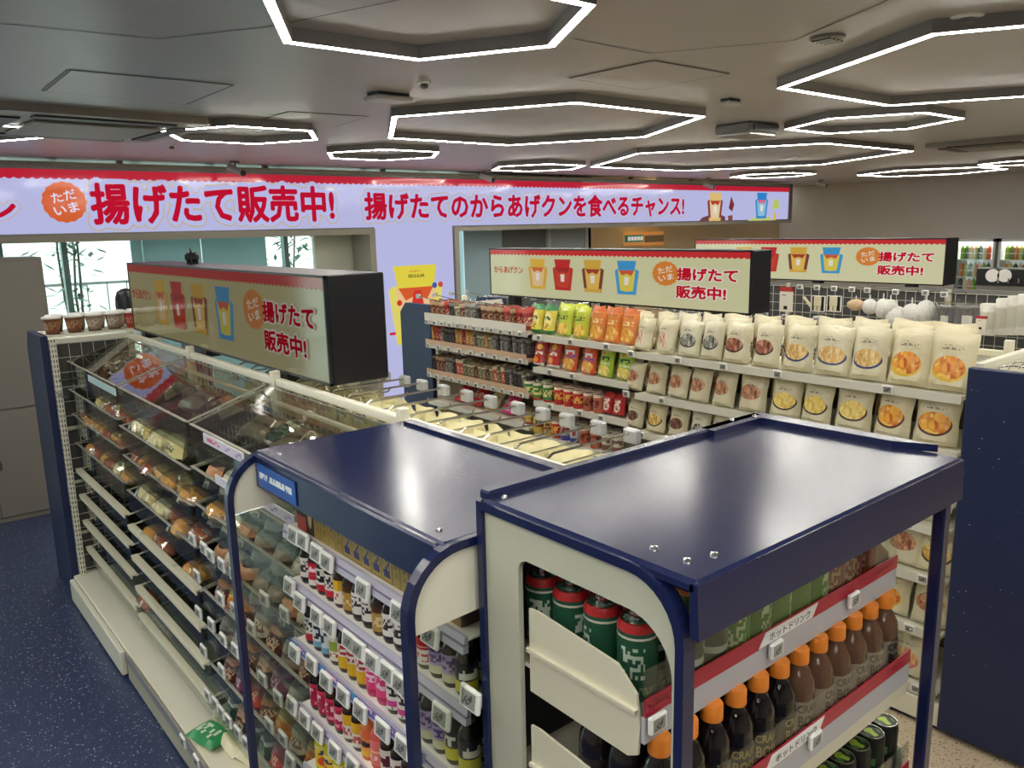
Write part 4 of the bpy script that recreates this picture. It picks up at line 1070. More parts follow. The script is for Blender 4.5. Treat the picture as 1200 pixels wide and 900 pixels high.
# ------------------------------------------------------------------ hanging packs behind the bread gondola's mesh
_h = MB(); _h.tube([(0, 0, -.02), (.008, 0, .018), (.03, 0, .030), (.27, 0, .030), (.30, 0, .026)], .0032, 6); _h.tube([(0, .03, -.03), (.02, .03, -.012), (.24, .03, -.012), (.25, .03, 0)], .0028, 6)
_h.box(-.006, .002, -.012, .042, -.035, -.012)
ME_HOOK = _h.mesh('wire_hook', [M_STEEL])
_b = MB(); _b.box(-.022, .022, 0, .022, -.018, .018, bev=.004); ME_HTAG = _b.mesh('tag_holder', [mat('clear_tag_holder', (176, 178, 180), .2)])
_b = MB(); _b.box(-.018, .018, -.002, 0, -.014, .014, bev=.0008); ME_HTAGF = _b.mesh('tag_face', [mat('grey_tag_face', (128, 130, 130), .4)])
hookY = [3.05, 2.93, 2.80, 2.68, 2.55, 2.42, 2.29, 2.184, 2.06, 1.937, 1.82, 1.695, 1.59, 1.495, 1.38, 1.267, 1.15]
for k, y in enumerate(hookY):
    t = thing('display_hook', 'chrome double display hook with clear tag holder, %s from the near end' % ORD[len(hookY)-1-k], 'hook', (1.125, y, 1.318), 0, 'display hooks behind the bread gondola')
    link('wire_hook', ME_HOOK, t); o = link('tag_holder', ME_HTAG, t, (.30, 0, .022), (0, 0, PI/2)); link('tag_face', ME_HTAGF, o)
    for q in range(4):
        if y < 1.2: continue
        p = thing('hanging_packet', 'cream packet hanging on %s display hook from near end, %s out' % (ORD[len(hookY)-1-k], ORD[q]), 'packet', (1.19+.055*q, y-.0+.006*(q % 2), 1.318-.195), PI/2+.06*math.sin(k*3+q), 'packets on the display hooks')
        link('bag', bag_mesh(.105, .175, .042, POU['creamhang'], (k+q) % 4, .02), p)

# ------------------------------------------------------------------ drinks racks
def arch_poly(x0, x1, z1, r, n=8):
    """side outline in (x,z): back edge x1, curved front top corner at x0"""
    pts = [(x1, 0), (x1, z1)]
    for k in range(n+1):
        a = PI/2+PI/2*k/n; pts.append((x0+r+r*math.cos(a), z1-r+r*math.sin(a)))
    pts.append((x0, 0)); return pts
def frame_tube(b, pts, axis, c, wd, th):
    """square frame that follows an open outline in a plane with mitred joints; th along the axis"""
    P_ = [Vector(p) for p in pts]; n = len(P_); inn, out = [], []
    for k in range(n):
        d0 = (P_[k]-P_[k-1]).normalized() if k else None; d1 = (P_[k+1]-P_[k]).normalized() if k < n-1 else None
        if d0 is None: d0 = d1
        if d1 is None: d1 = d0
        n0 = Vector((-d0.y, d0.x)); n1 = Vector((-d1.y, d1.x)); m_ = (n0+n1); m_ = m_/max(.3, m_.length_squared)*2
        inn.append(P_[k]+m_*wd/2); out.append(P_[k]-m_*wd/2)
    for k in range(n-1):
        b.prism([tuple(out[k]), tuple(out[k+1]), tuple(inn[k+1]), tuple(inn[k])], axis, c-th/2, c+th/2)
    return b
# --- rack 1: small bottles, faces -X
r1 = thing('energy_drink_rack', 'navy arched rack of small bottled drinks beside the bread gondola', 'display rack', (0, 0, 0))
RX0, RX1, RZ, RY0, RY1 = .60, 1.075, 1.352, .998, 1.745
for y in (RY0, RY1):
    ap = arch_poly(RX0, RX1, RZ-.008, .10)
    b = MB(); frame_tube(b, ap, 'y', y, .015, .02); s_ = b.obj('arch_frame', M_NAVY, r1)
    # cream corner sheet with a clear sheet below it
    top = [p for p in ap if p[1] > 1.23]; 
    b = MB(); b.prism([(RX1, 1.235)]+top+[(RX0, 1.215)], 'y', y-.003, y+.003); b.obj('corner_sheet', M_CREAM, s_)
    b = MB(); b.prism([(RX1, .05), (RX1, 1.233), (RX0, 1.213), (RX0, .05)], 'y', y-.002, y+.002); b.obj('side_sheet', clear_mat('clear_side_sheet', (236, 238, 232), .05, .03, .5), s_)
b = MB(); b.box(.672, RX1, RY0, RY1, RZ-.012, RZ, bev=.004); rf = b.obj('roof_panel', M_NAVY, r1)
b = MB(); b.box(.662, .676, RY0+.01, RY1-.01, RZ-.082, RZ-.003, bev=.004); b.obj('front_fascia', M_NAVY, r1)
b = MB(); b.box(RX1-.02, RX1+.006, RY0+.02, RY1-.02, RZ, RZ+.008); b.obj('rear_lip', M_NAVY, r1)
for x, y in ((.70, 1.68), (.70, 1.05), (1.03, 1.68)):
    b = MB(); b.lathe([(.006, 0), (.005, .003), (.001, .004)], 10); b.obj('screw', M_STEEL, rf).location = (x, y, RZ)
g = NG('blue_notice', (30, 88, 172), .4); g.over(g.glyphs(.05, .95, .38, .66, 44, 6, .35), (226, 236, 240)); M_BLUEN = g.done()
b = MB(); b.box(-.098, .098, 0, .002, -.026, .026, 1, front=('-y', 0)); o = b.obj('notice_sticker', [M_BLUEN, mat('blue_edge', (24, 70, 140), .4)], r1); o.location = (.659, 1.615, RZ-.045); o.rotation_euler = (0, 0, RX)
b = MB(); b.box(RX1-.012, RX1, RY0+.012, RY1-.012, .05, RZ-.01); b.obj('back_panel', mat('rack_back', (120, 116, 104), .6), r1)
b = MB(); b.box(.66, RX1, RY0+.012, RY1-.012, .0, .09); b.obj('base', M_NAVY, r1)
SH1 = [1.164, 1.030, .874, .700, .535, .36, .19]
M_SHELFW = mat('white_shelf', (236, 234, 228), .4)
sh_obj = []
for k, z in enumerate(SH1):
    b = MB(); b.box(.724, RX1-.012, RY0+.014, RY1-.014, z-.006, z, bev=.001); o = b.obj('shelf', M_SHELFW, r1); sh_obj.append(o)
    b = MB(); b.prism([(.712, z-.026), (.724, z-.026), (.724, z+.004), (.718, z+.004)], 'y', RY0+.014, RY1-.014); b.obj('price_rail', M_LILAC, o)
    b = MB(); b.box(.7125, .722, RY0+.014, RY1-.014, z-.012, z-.009); b.obj('rail_groove', mat('rail_dark', (120, 116, 140), .4), o)
# blue promotional strip with pink print on the third rail
g = NG('promo_strip', (72, 92, 170), .4)
for u in (.02, .27, .52, .76): g.over(g.rect(u, u+.03, .25, .9), (60, 150, 200)); g.over(g.glyphs(u+.045, u+.215, .35, .85, 70, 5, .42), (240, 190, 210))
M_PROMO = g.done()
b = MB(); b.box(-.29, .29, 0, .002, -.011, .011, 1, front=('-y', 0)); o = b.obj('promo_strip', [M_PROMO, M_LILAC], sh_obj[2]); o.location = (.7105, 1.44, .874-.006); o.rotation_euler = (0, 0, RX)
for k, L in {0: [(345, 627), (356, 633), (372, 648), (384, 658), (426, 690), (468, 718), (505, 744)], 1: [(340, 687), (352, 705), (372, 722), (387, 734), (410, 751), (421, 760), (437, 775), (455, 788), (470, 801), (481, 812), (552, 818)],
             2: [(346, 765), (366, 778), (383, 798), (403, 815), (423, 833), (449, 855), (473, 875), (518, 838)], 3: [(343, 826), (358, 842), (373, 858), (393, 880), (414, 897)], 4: [(341, 892)]}.items():
    for px, py in L:
        p = at_x(px, py, .708); ptag(sh_obj[k], .702, p.y, p.z, RX, R(-8), .85, True)
# goods on rack 1
B_ = lambda nm, base, *a: label_mat('label_'+nm, base, *a)
LB = {
 'whiteblack': B_('whiteblack', (232, 230, 222), [(.0, .12, (40, 30, 30))], [(.0, 1, .35, .85, 12, 4, (50, 40, 40))]),
 'redwhite': B_('redwhite', (200, 36, 60), [(.0, .25, (236, 230, 224))], [(.0, 1, .45, .85, 11, 3, (250, 226, 230))]),
 'whitered': B_('whitered', (234, 230, 224), [(.55, 1, (206, 40, 40))], [(.0, 1, .1, .4, 12, 3, (200, 60, 60)), (.0, 1, .65, .9, 10, 2, (246, 220, 214))]),
 'blackred': B_('blackred', (228, 224, 216), [(0, .3, (190, 40, 50))], [(.0, 1, .4, .9, 12, 4, (40, 30, 34))]),
 'tan': B_('tan', (176, 140, 70), [(.75, 1, (90, 60, 30))], [(.0, 1, .2, .6, 10, 3, (220, 200, 150))]),
 'bluewhite': B_('bluewhite', (214, 222, 226), [(0, .25, (120, 170, 200))], [(.0, 1, .35, .9, 8, 3, (40, 44, 60))]),
 'greenwhite': B_('greenwhite', (230, 230, 210), [(.4, .8, (150, 170, 60))], [(.0, 1, .1, .35, 10, 3, (180, 60, 60))]),
 'yellowwhite': B_('yellowwhite', (222, 180, 40), [(.5, 1, (236, 230, 214))], [(.0, 1, .55, .95, 12, 4, (170, 50, 60))]),
 'pink': B_('pink', (226, 70, 130), [(.0, .12, (180, 40, 90))], [(.0, 1, .4, .85, 10, 4, (250, 214, 230))]),
 'whitepink': B_('whitepink', (234, 230, 222), [(.12, .34, (206, 70, 150))], [(.0, 1, .5, .85, 9, 3, (40, 36, 40)), (.0, 1, .02, .1, 12, 2, (90, 150, 80))]),
 'magenta': B_('magenta', (176, 26, 70), [(.85, 1, (214, 60, 90))], [(.0, 1, .4, .8, 7, 2, (240, 210, 220)), (.0, 1, .1, .25, 12, 2, (230, 150, 170))]),
 'yellowtop': B_('yellowtop', (230, 224, 210), [(.55, 1, (226, 180, 40))], [(.0, 1, .15, .45, 10, 3, (190, 90, 90))]),
 'orangebb': B_('orangebb', (240, 160, 90), [(.7, 1, (236, 120, 60)), (0, .25, (236, 190, 60))], [(.0, 1, .38, .62, 6, 1.6, (50, 30, 30))]),
 'coral': B_('coral', (236, 120, 110), [(.5, .6, (246, 190, 150))], [(.0, 1, .2, .4, 8, 2, (250, 220, 210))]),
 'whitebar': B_('whitebar', (234, 228, 214), [(0, .16, (226, 190, 80))], [(.0, 1, .35, .8, 7, 2, (90, 30, 40))]),
 'redstripe': B_('redstripe', (238, 234, 230), [(.3, .5, (206, 40, 44)), (.75, .85, (206, 40, 44))], []),
 'lemon': B_('lemon', (240, 206, 50), [(.8, 1, (246, 226, 120))], [(.0, 1, .6, .8, 9, 2, (60, 60, 120))], [(.3, .3, .12, .2, (226, 90, 40)), (.8, .3, .12, .2, (226, 90, 40))]),
 'violet': B_('violet', (176, 160, 196), [(.0, .3, (206, 206, 170))], [(.0, 1, .4, .9, 10, 4, (90, 70, 130))]),
 'blackyel': B_('blackyel', (34, 32, 34), [(0, .4, (214, 206, 60))], [(.0, 1, .45, .8, 7, 2, (236, 236, 226))]),
 'orangepet': B_('orangepet', (214, 110, 60), [(.6, .8, (226, 150, 100))], [(.0, 1, .2, .6, 10, 4, (120, 50, 30))]),
 'pinkpet': B_('pinkpet', (186, 50, 90), [(.7, .9, (80, 160, 150))], [(.0, 1, .2, .6, 10, 4, (230, 190, 206))]),
}
CAPC = {'black': mat('cap_black', (24, 20, 20), .3), 'red': mat('cap_red', (190, 36, 50), .35), 'gold': mat('cap_gold', (168, 140, 84), .3, metal=.8), 'white': mat('cap_white', (232, 230, 226), .4), 'green': mat('cap_green', (26, 150, 90), .4),
        'grey': mat('cap_grey', (120, 118, 112), .35, metal=.5), 'yellow': mat('cap_yellowgreen', (196, 196, 50), .3), 'orange': mat('cap_orange', (226, 132, 44), .4), 'pink': mat('cap_pink', (206, 50, 96), .35)}
M_YELL = mat('yellow_drink', (206, 206, 40), .12, coat=.4); M_GRNL = mat('lime_drink', (150, 190, 50), .12, coat=.4)
def small_bottle(lab, cap, body, h=.112, r=.0205):
    return (r, h, body, CAPC[cap], LB[lab], r*.62, h*.15, h*.60, h*.10, h*.60, 14)
T2 = [('whiteblack', 'black'), ('redwhite', 'red'), ('blackred', 'black'), ('blackred', 'black'), ('yellowtop', 'gold'), ('tan', 'gold'), ('whiteblack', 'gold'), ('whiteblack', 'gold'), ('tan', 'green'), ('whiteblack', 'gold'), ('whiteblack', 'gold'), ('whitered', 'white'), ('whitered', 'white'), ('violet', 'black'), ('violet', 'black'), ('blackyel', 'gold')]
T3 = [('blackred', 'black'), ('bluewhite', 'black'), ('bluewhite', 'black'), ('greenwhite', 'black'), ('yellowwhite', 'black'), ('yellowwhite', 'black'), ('yellowwhite', 'black'), ('pink', 'black'), ('pink', 'black'), ('whitepink', 'black'), ('whitepink', 'black'), ('yellowtop', 'black'), ('violet', 'black'), ('violet', 'grey'), ('blackyel', 'gold'), ('blackyel', 'gold')]
T4 = [('magenta', 'red'), ('magenta', 'red'), ('magenta', 'red'), ('magenta', 'red'), ('yellowtop', 'black'), ('yellowtop', 'black'), ('orangebb', 'orange'), ('coral', 'orange'), ('whitebar', 'black'), ('whitebar', 'black'), ('redstripe', 'grey'), ('redstripe', 'grey'), ('orangepet', 'orange'), ('orangepet', 'orange'), ('pinkpet', 'pink'), ('pinkpet', 'pink')]
T5 = [('lemon', 'yellow'), ('lemon', 'yellow'), ('lemon', 'yellow'), ('lemon', 'yellow'), ('greenwhite', 'green'), ('greenwhite', 'green'), ('lemon', 'yellow'), ('redstripe', 'red'), ('redstripe', 'red'), ('magenta', 'red'), ('orangepet', 'orange'), ('orangepet', 'orange'), ('pinkpet', 'pink'), ('pinkpet', 'pink')]
LW = {'whiteblack': 'white-labelled', 'redwhite': 'red-labelled', 'blackred': 'white and red', 'yellowtop': 'yellow-topped label', 'tan': 'tan-labelled', 'whitered': 'red over white', 'violet': 'violet-labelled', 'blackyel': 'black and yellow', 'bluewhite': 'pale blue', 'greenwhite': 'green and white',
      'yellowwhite': 'yellow and white', 'pink': 'pink-labelled', 'whitepink': 'white and pink', 'magenta': 'magenta-labelled', 'orangebb': 'orange-labelled', 'coral': 'coral', 'whitebar': 'cream-labelled', 'redstripe': 'red-striped', 'lemon': 'lemon yellow', 'orangepet': 'orange', 'pinkpet': 'deep pink'}
rwd = ['top', 'second', 'third', 'fourth', 'fifth']
for ti, T in ((1, T2), (2, T3), (3, T4), (4, T5)):
    n = len(T)
    for row in range(2):
        for q, (lab, cap) in enumerate(T):
            y = RY1-.04-(RY1-RY0-.08)*(q+.5)/n+(.0 if row == 0 else .006)
            body = M_YELL if lab == 'lemon' else (M_GRNL if (lab == 'greenwhite' and ti == 4) else (M_AMBER if q % 3 else M_DBRN))
            if lab in ('pink', 'coral', 'orangebb', 'orangepet', 'pinkpet'): body = mat('liquid_'+lab, {'pink': (200, 60, 110), 'coral': (226, 100, 90), 'orangebb': (226, 130, 70), 'orangepet': (190, 84, 40), 'pinkpet': (150, 30, 60)}[lab], .15, coat=.3)
            bottle('drink_bottle', '%s small bottle with %s cap, %s from left, %s row, %s shelf' % (LW[lab], cap, ORD[q], ['front', 'back'][row], rwd[ti]),
                   (.752+.05*row, y, SH1[ti]+.0005), rr.uniform(0, 6), 'small drink bottles on the navy rack', *small_bottle(lab, cap, body, .118 if ti > 1 else .108))
# cartons on the top shelf
g = NG('carton_gold', (168, 146, 76), .35, coat=.2); g.over(g.ell(.5, .80, .26, .06), (60, 50, 30)); g.over(g.glyphs(.15, .85, .10, .5, 5, 12, .5), (40, 44, 110)); g.over(g.rect(.0, 1, .0, .03), (120, 100, 50)); M_CGOLD = g.done()
g = NG('carton_gold_plain', (160, 140, 74), .35, coat=.2); g.over(g.ell(.5, .78, .22, .05), (70, 60, 36)); g.over(g.glyphs(.15, .85, .20, .5, 6, 16, .6), (110, 92, 44)); M_CGOLD2 = g.done()
g = NG('carton_brown', (70, 42, 38), .4); g.over(g.rect(0, 1, 0, .34), (170, 56, 44)); g.over(g.glyphs(.1, .9, .5, .9, 8, 12, .55), (150, 120, 90)); M_CBRN = g.done()
g = NG('carton_dark', (48, 36, 32), .4); g.over(g.ell(.5, .45, .3, .3), (206, 176, 120)); M_CDRK = g.done()
g = NG('carton_tall', (110, 84, 48), .4); g.over(g.glyphs(.1, .9, .3, .9, 7, 14, .5), (60, 44, 30)); g.over(g.rect(0, 1, 0, .2), (150, 116, 60)); M_CTALL = g.done()
M_CSIDE = mat('carton_side', (140, 120, 66), .45); M_CSIDE2 = mat('carton_side_brown', (80, 52, 44), .45)
cart_row = [(M_CBRN, M_CSIDE2, .052, 'brown and red carton'), (M_CDRK, M_CSIDE2, .036, 'dark carton with pale figure')]+[(M_CGOLD2, M_CSIDE, .034, 'plain gold carton')]*4+[(M_CGOLD, M_CSIDE, .040, 'gold carton with blue script')]*5+[(M_CGOLD2, M_CSIDE, .03, 'narrow gold carton')]*2+[(M_CTALL, M_CSIDE2, .055, 'tall brown carton')]*4
y = RY1-.05
for q, (m_, sd, w_, lb) in enumerate(cart_row):
    if y-w_ < RY0+.015: break
    t = thing('drink_carton', '%s on the top shelf of the navy rack, %s from left' % (lb, ORD[q]), 'carton', (.735, y-w_/2, SH1[0]+.0005), RX, 'cartons on the top shelf of the rack')
    link('carton_body', carton_mesh(w_-.001, .105, .05, m_, sd), t); y -= w_

# --- rack 2: hot drinks, faces -Y
r2 = thing('hot_drink_rack', 'navy-roofed hot drink rack in the foreground', 'display rack', (0, 0, 0))
AX0, AX1, AY0, AY1, AZ = .735, 1.49, .55, .975, 1.42
M_CRSIDE = mat('cream_side', (186, 188, 170), .42)
for x, nm in ((AX0, 0), (AX1-.012, 1)):
    ap = [(y, z) for y, z in arch_poly(AY0+.022, AY1, AZ-.012, .085)]
    b = MB(); frame_tube(b, ap, 'x', x+.003, .014, .022); o = b.obj('arch_frame', M_NAVY, r2)
    if nm == 0:
        # cream sheet with a rounded opening, built as a ring of quads
        hy0, hy1, hz0, hz1, hr = .588, .888, .10, 1.345, .03
        outer, inner = [], []
        N = 10
        def rr_poly(y0, y1, z0, z1, rf_, rb_):
            pts = []
            for (cy, cz, a0, rad) in ((y1-rb_, z1-rb_, 0, rb_), (y0+rf_, z1-rf_, PI/2, rf_), (y0+.01, z0+.01, PI, .01), (y1-.01, z0+.01, 1.5*PI, .01)):
                for k in range(N+1): a = a0+PI/2*k/N; pts.append((cy+rad*math.cos(a), cz+rad*math.sin(a)))
            return pts
        outer = rr_poly(AY0+.026, AY1, .02, AZ-.014, .083, .005); inner = rr_poly(hy0, hy1, hz0, hz1, .075, .022)
        b = MB()
        for k in range(len(outer)):
            k2 = (k+1) % len(outer)
            for xx in (AX0-.001, AX0+.008):
                b.quad([(xx, *outer[k]), (xx, *outer[k2]), (xx, *inner[k2]), (xx, *inner[k])])
            b.quad([(AX0-.001, *inner[k]), (AX0-.001, *inner[k2]), (AX0+.008, *inner[k2]), (AX0+.008, *inner[k])])
        b.obj('side_panel', M_CRSIDE, o)
b = MB(); b.box(AX0-.004, AX1, AY0, AY1, AZ-.02, AZ, bev=.006); rf = b.obj('roof_panel', M_NAVY, r2)
b = MB(); b.prism([(AY0-.004, AZ-.075), (AY0+.01, AZ-.075), (AY0+.012, AZ-.004), (AY0+.0, AZ-.004)], 'x', AX0-.004, AX1); b.obj('front_fascia', M_NAVY, r2)
b = MB(); b.box(AX1-.01, AX1+.006, AY0, AY1-.02, AZ-.07, AZ-.004, bev=.003); b.obj('side_fascia', M_NAVY, r2)
b = MB(); b.box(AX0, AX1, AY1-.016, AY1+.008, AZ-.004, AZ+.012, bev=.003); b.obj('rear_lip', M_NAVY, r2)
b = MB(); b.prism([(1.30, AY1+.006), (AX1+.012, AY1+.006), (AX1+.012, AY0+.05), (AX1-.02, AY0+.12), (AX1-.03, AY1-.03), (1.30, AY1-.03)], 'z', AZ-.002, AZ+.012); b.obj('corner_bracket', M_NAVY, r2)
for x, y in ((.775, .60), (.775, .655), (.815, .588), (.76, .95), (1.40, .975), (1.46, .96)):
    b = MB(); b.lathe([(.006, 0), (.005, .003), (.001, .004)], 10); b.obj('screw', M_STEEL, rf).location = (x, y, AZ+(.012 if x > 1.3 else 0))
b = MB(); b.box(AX1-.03, AX1-.008, AY0+.012, AY0+.034, 0, AZ-.07, bev=.003); b.obj('corner_post', M_NAVY, r2)
b = MB(); b.box(AX0+.01, AX1-.02, AY1-.03, AY1-.02, .05, AZ-.02); b.obj('back_panel', mat('rack_back_dark', (44, 44, 46), .6), r2)
b = MB(); b.box(AX0+.005, AX1-.02, .60, AY1-.02, 0, .10); b.obj('base', M_NAVY, r2)
M_SBR = mat('cream_bracket', (208, 204, 182), .4)
SH2 = [(1.165, .640), (.965, .603), (.775, .590), (.56, .58), (.34, .58)]
M_CRED = mat('crimson_strip', (168, 24, 52), .35)
M_RAILG = mat('grey_price_rail', (176, 178, 184), .3)
sh2 = []
RO = [.019, .040, .0, 0, 0]
for k, (z, yf) in enumerate(SH2):
    b = MB(); b.box(AX0+.012, AX1-.03, yf+.006, AY1-.03, z-.008, z, bev=.001); so = b.obj('shelf', M_SBR, r2); sh2.append(so)
    for x, sg in ((AX0+.010, -1), (AX1-.034, 1)):
        # stepped side bracket: tall rear, sloped front, with a flange
        b = MB(); b.prism([(yf+.012, z-.035), (yf+.03, z-.045), (AY1-.10, z-.042), (AY1-.10, z+.098), (AY1-.12, z+.10), (yf+.05, z+.085), (yf+.015, z+.055), (yf+.008, z+.01)], 'x', x-.002, x+.002)
        b.box(x-.006*(1 if sg < 0 else -1)-.003, x+.003, yf+.012, AY1-.10, z+.028, z+.034)
        b.obj('side_bracket', M_SBR, so)
    zs = z; z = z+RO[k]
    b = MB(); b.box(AX0+.008, AX1-.03, yf, yf+.006, z-.032, z+.008); b.obj('price_rail', M_RAILG, so)
    b = MB(); b.box(AX0+.008, AX1-.03, yf-.001, yf+.001, z+.008, z+.034); b.obj('crimson_strip', M_CRED, so)
    b = MB(); b.box(AX0+.008, AX1-.03, yf+.002, yf+.004, z+.008, z+.075); b.obj('clear_guard', M_ACRY, so)
    if k < 2:
        b = MB(); b.prism([(-.085, -.011), (.068, -.011), (.085, .011), (-.068, .011)], 'y', 0, .001); o = b.obj('drink_sign', M_WHITE, so); sgx = at_y(925, 719, yf).x if k == 0 else at_y(933, 848, yf).x; o.location = (sgx, yf-.0022, z+.021)
        link('sign_lettering', text_mesh('ホットドリンク', .118, .0135, M_BLACK, .01, res=2), so, (sgx, yf-.0032, z+.021), ROT_Y)
        for xx, ww in ((1.40, .055), (.775, .05)):
            link('sign_lettering', text_mesh('ホットドリンク', ww, .008, mat('pale_pink_print', (226, 170, 186), .4), .01, res=1), so, (xx, yf-.0015, z+.021), ROT_Y)
b = MB(); b.box(AX0+.008, AX1-.03, .604, .609, .945, .975); b.obj('lower_ledge', M_SBR, sh2[1])
for k, L in {0: [(769, 846), (908, 760), (999, 702)], 1: [(954, 866)]}.items():
    for px, py in L:
        p = at_y(px, py, SH2[k][1]-.006); ptag(sh2[k], p.x, SH2[k][1]-.012, p.z, 0, 0, .8, False)
# bottles with orange caps
M_COF = mat('black_coffee', (20, 14, 14), .06, coat=.6); M_LAT = mat('milk_coffee', (94, 67, 50), .12, coat=.5)
def pet_spec(body, lab): return (.0285, .188, body, CAPC['orange'], LB[lab], .0165, .026, .118, .028, .104, 18)
LB['craftw'] = B_('craftw', (150, 132, 118), [(0, .2, (120, 100, 86))], [(.0, 1, .08, .3, 18, 3, (70, 56, 50))]); LB['craftb'] = B_('craftb', (30, 26, 26), [(0, .15, (60, 50, 36))], [(.0, 1, .08, .25, 18, 3, (150, 130, 80))])
def wrap_text(body, w_, h_, m, rad, z):
    me = text_mesh(body, w_, h_, m, .03, res=2)
    for v in me.vertices:
        a = v.co.x/rad; v.co = Vector((rad*math.sin(a), -rad*math.cos(a), z+v.co.y))
    return me
TXW = [wrap_text('CRAFT', .046, .014, mat('bottle_print_dark', (40, 30, 28), .4), .0297, .092), wrap_text('BOSS', .042, .020, mat('bottle_print_dark'), .0297, .070)]
TXB = [wrap_text('CRAFT', .046, .014, mat('bottle_print_gold', (170, 150, 90), .4), .0297, .092), wrap_text('BOSS', .042, .020, mat('bottle_print_gold'), .0297, .070)]
nb = 12
for row in range(3):
    for q in range(nb):
        x = .775+.0585*q
        if x > 1.435: continue
        y = .6405+.059*row; milk = q >= 6
        t = bottle('coffee_bottle', '%s coffee bottle with orange cap, %s from left, %s row of the hot rack' % ('milky brown' if milk else 'black', ORD[q], ['front', 'middle', 'back'][row]), (x, y, SH2[1][0]+.0005), rr.uniform(-.35, .35), 'orange-capped coffee bottles', *pet_spec(M_LAT if milk else M_COF, 'craftw' if milk else 'craftb'))
        if row == 0:
            for me in (TXW if milk else TXB): link('lettering', me, t)
# top tier: green bottle cans at left, tea, then brown bottles
LB['greencan'] = B_('greencan', (36, 84, 62), [(.88, 1, (190, 40, 44)), (.80, .83, (206, 206, 190))], [(.1, .3, .3, .7, 22, 9, (190, 206, 190)), (.6, .8, .3, .7, 22, 9, (190, 206, 190)), (.0, 1, .1, .2, 40, 9, (120, 150, 120))])
M_GCAN = LB['greencan']
M_TEA = mat('green_tea', (74, 110, 40), .1, coat=.5); M_TEAL = B_('tealabel', (92, 150, 46), [(.8, 1, (60, 120, 40))], [(.1, .35, .2, .7, 20, 8, (226, 236, 190)), (.6, .85, .2, .7, 20, 8, (226, 236, 190))], [(.3, .85, .1, .1, (206, 60, 60)), (.8, .85, .1, .1, (206, 60, 60))]); LB['tea'] = M_TEAL
M_BTEA = mat('brown_tea', (110, 52, 26), .1, coat=.5); LB['btea'] = B_('btea', (150, 72, 44), [(.7, .9, (120, 50, 34))], [(.1, .35, .2, .6, 20, 8, (220, 170, 130)), (.6, .85, .2, .6, 20, 8, (220, 170, 130))])
LB['greendark'] = B_('greendark', (40, 70, 50), [(.3, .4, (200, 206, 190))], [(.1, .4, .5, .8, 20, 8, (206, 214, 200))])
for q, (x, y) in enumerate([(.815, .922), (.815, .855), (.815, .786), (.815, .717)]):
    t = can_thing('green_bottle_can', 'dark green bottle can with red top seen through side opening, %s from front' % ORD[3-q], (x, y, SH2[0][0]+.0005), 2.5+q, 'green bottle cans at the side opening', .030, .120, M_GCAN, mat('can_red_lid', (196, 70, 64), .3, metal=.5), 18)
    b = MB(); b.lathe([(.013, 0), (.013, .012), (.011, .014)], 12); b.obj('cap', M_STEEL, t).location = (0, 0, .119)
seq = ['greendark', 'greendark', 'tea', 'tea', 'tea', 'tea', 'tea', 'btea', 'btea', 'btea', 'btea']
for q, lab in enumerate(seq):
    x = .87+.0575*q
    if x > 1.44: break
    for row in range(2):
        bottle('tea_bottle', '%s bottle, top tier of hot rack, %s from left, %s row' % ({'greendark': 'dark green', 'tea': 'bright green tea', 'btea': 'reddish brown tea'}[lab], ORD[q], ['front', 'back'][row]), (x, .675+.06*row, SH2[0][0]+.0005), rr.uniform(0, 6), 'tea bottles on the top tier', .0275, .175,
               M_TEA if lab != 'btea' else M_BTEA, CAPC['white'] if lab == 'tea' else CAPC['orange'], LB[lab], .0155, .02, .11, .02, .125, 16)
# slim black cans on the third tier
M_BCAN = B_('blackcan', (18, 22, 18), [(.9, 1, (12, 14, 12)), (.0, .06, (60, 64, 60))], [(.0, 1, .3, .6, 8, 3, (70, 110, 60))])
b = MB(); b.prism([(.010*math.cos(2*PI*k/12), .006*math.sin(2*PI*k/12)+.006) for k in range(12)], 'z', 0, .0025); b.prism([(-.005, -.014), (.005, -.014), (.006, .004), (-.006, .004)], 'z', .0005, .0022); ME_PULL = b.mesh('pull_tab', [mat('green_tab', (150, 178, 60), .3, metal=.4)])
for row in range(3):
    for q in range(12):
        x = 1.447-.0545*q; y = .636+.055*row
        if x < .77: break
        can_thing('slim_black_can', 'slim black can with green pull tab, %s from right, %s row of third tier' % (ORD[q], ['front', 'middle', 'back'][row]), (x, y, SH2[2][0]+.0005), rr.uniform(-.4, .4), 'slim black cans in the hot rack', .0262, .104, M_BCAN, mat('can_silver', (196, 198, 194), .25, metal=.9), 18, ME_PULL)
# ------------------------------------------------------------------ snack gondola (middle)
G2F = 2.87
g2 = thing('snack_gondola', 'long cream snack gondola with mesh back filled with bags', 'shelving unit', (0, 0, 0))
b = MB(); b.box(2.84, 3.62, 1.06, 4.40, .02, .10); b.obj('base_deck', M_CREAM, g2)
b = MB(); b.box(2.855, 2.865, 1.06, 4.40, 0, .025); b.obj('toe_strip', mat('navy_toe', (26, 34, 60), .5), g2)
b = MB(); b.box(3.225, 3.235, 1.07, 4.40, .1, 1.22); b.obj('backing_sheet', mat('gondola_back', (120, 116, 104), .6), g2)
for y in (4.40, 3.32, 2.58, 1.75, 1.07): upright(3.22, y, .1, 1.40, g2, slots=False)
upright(2.99, 4.40, .1, 1.34, g2)
stuff(wiregrid('y', 4.40, 3.0, 3.21, .15, 1.33, .04, .06, .0018).obj('wire_mesh', M_WIRE, g2))
b = MB(); b.box(2.985, 3.235, 4.39, 4.412, 1.325, 1.345); b.obj('end_rail', M_CREAM, g2)
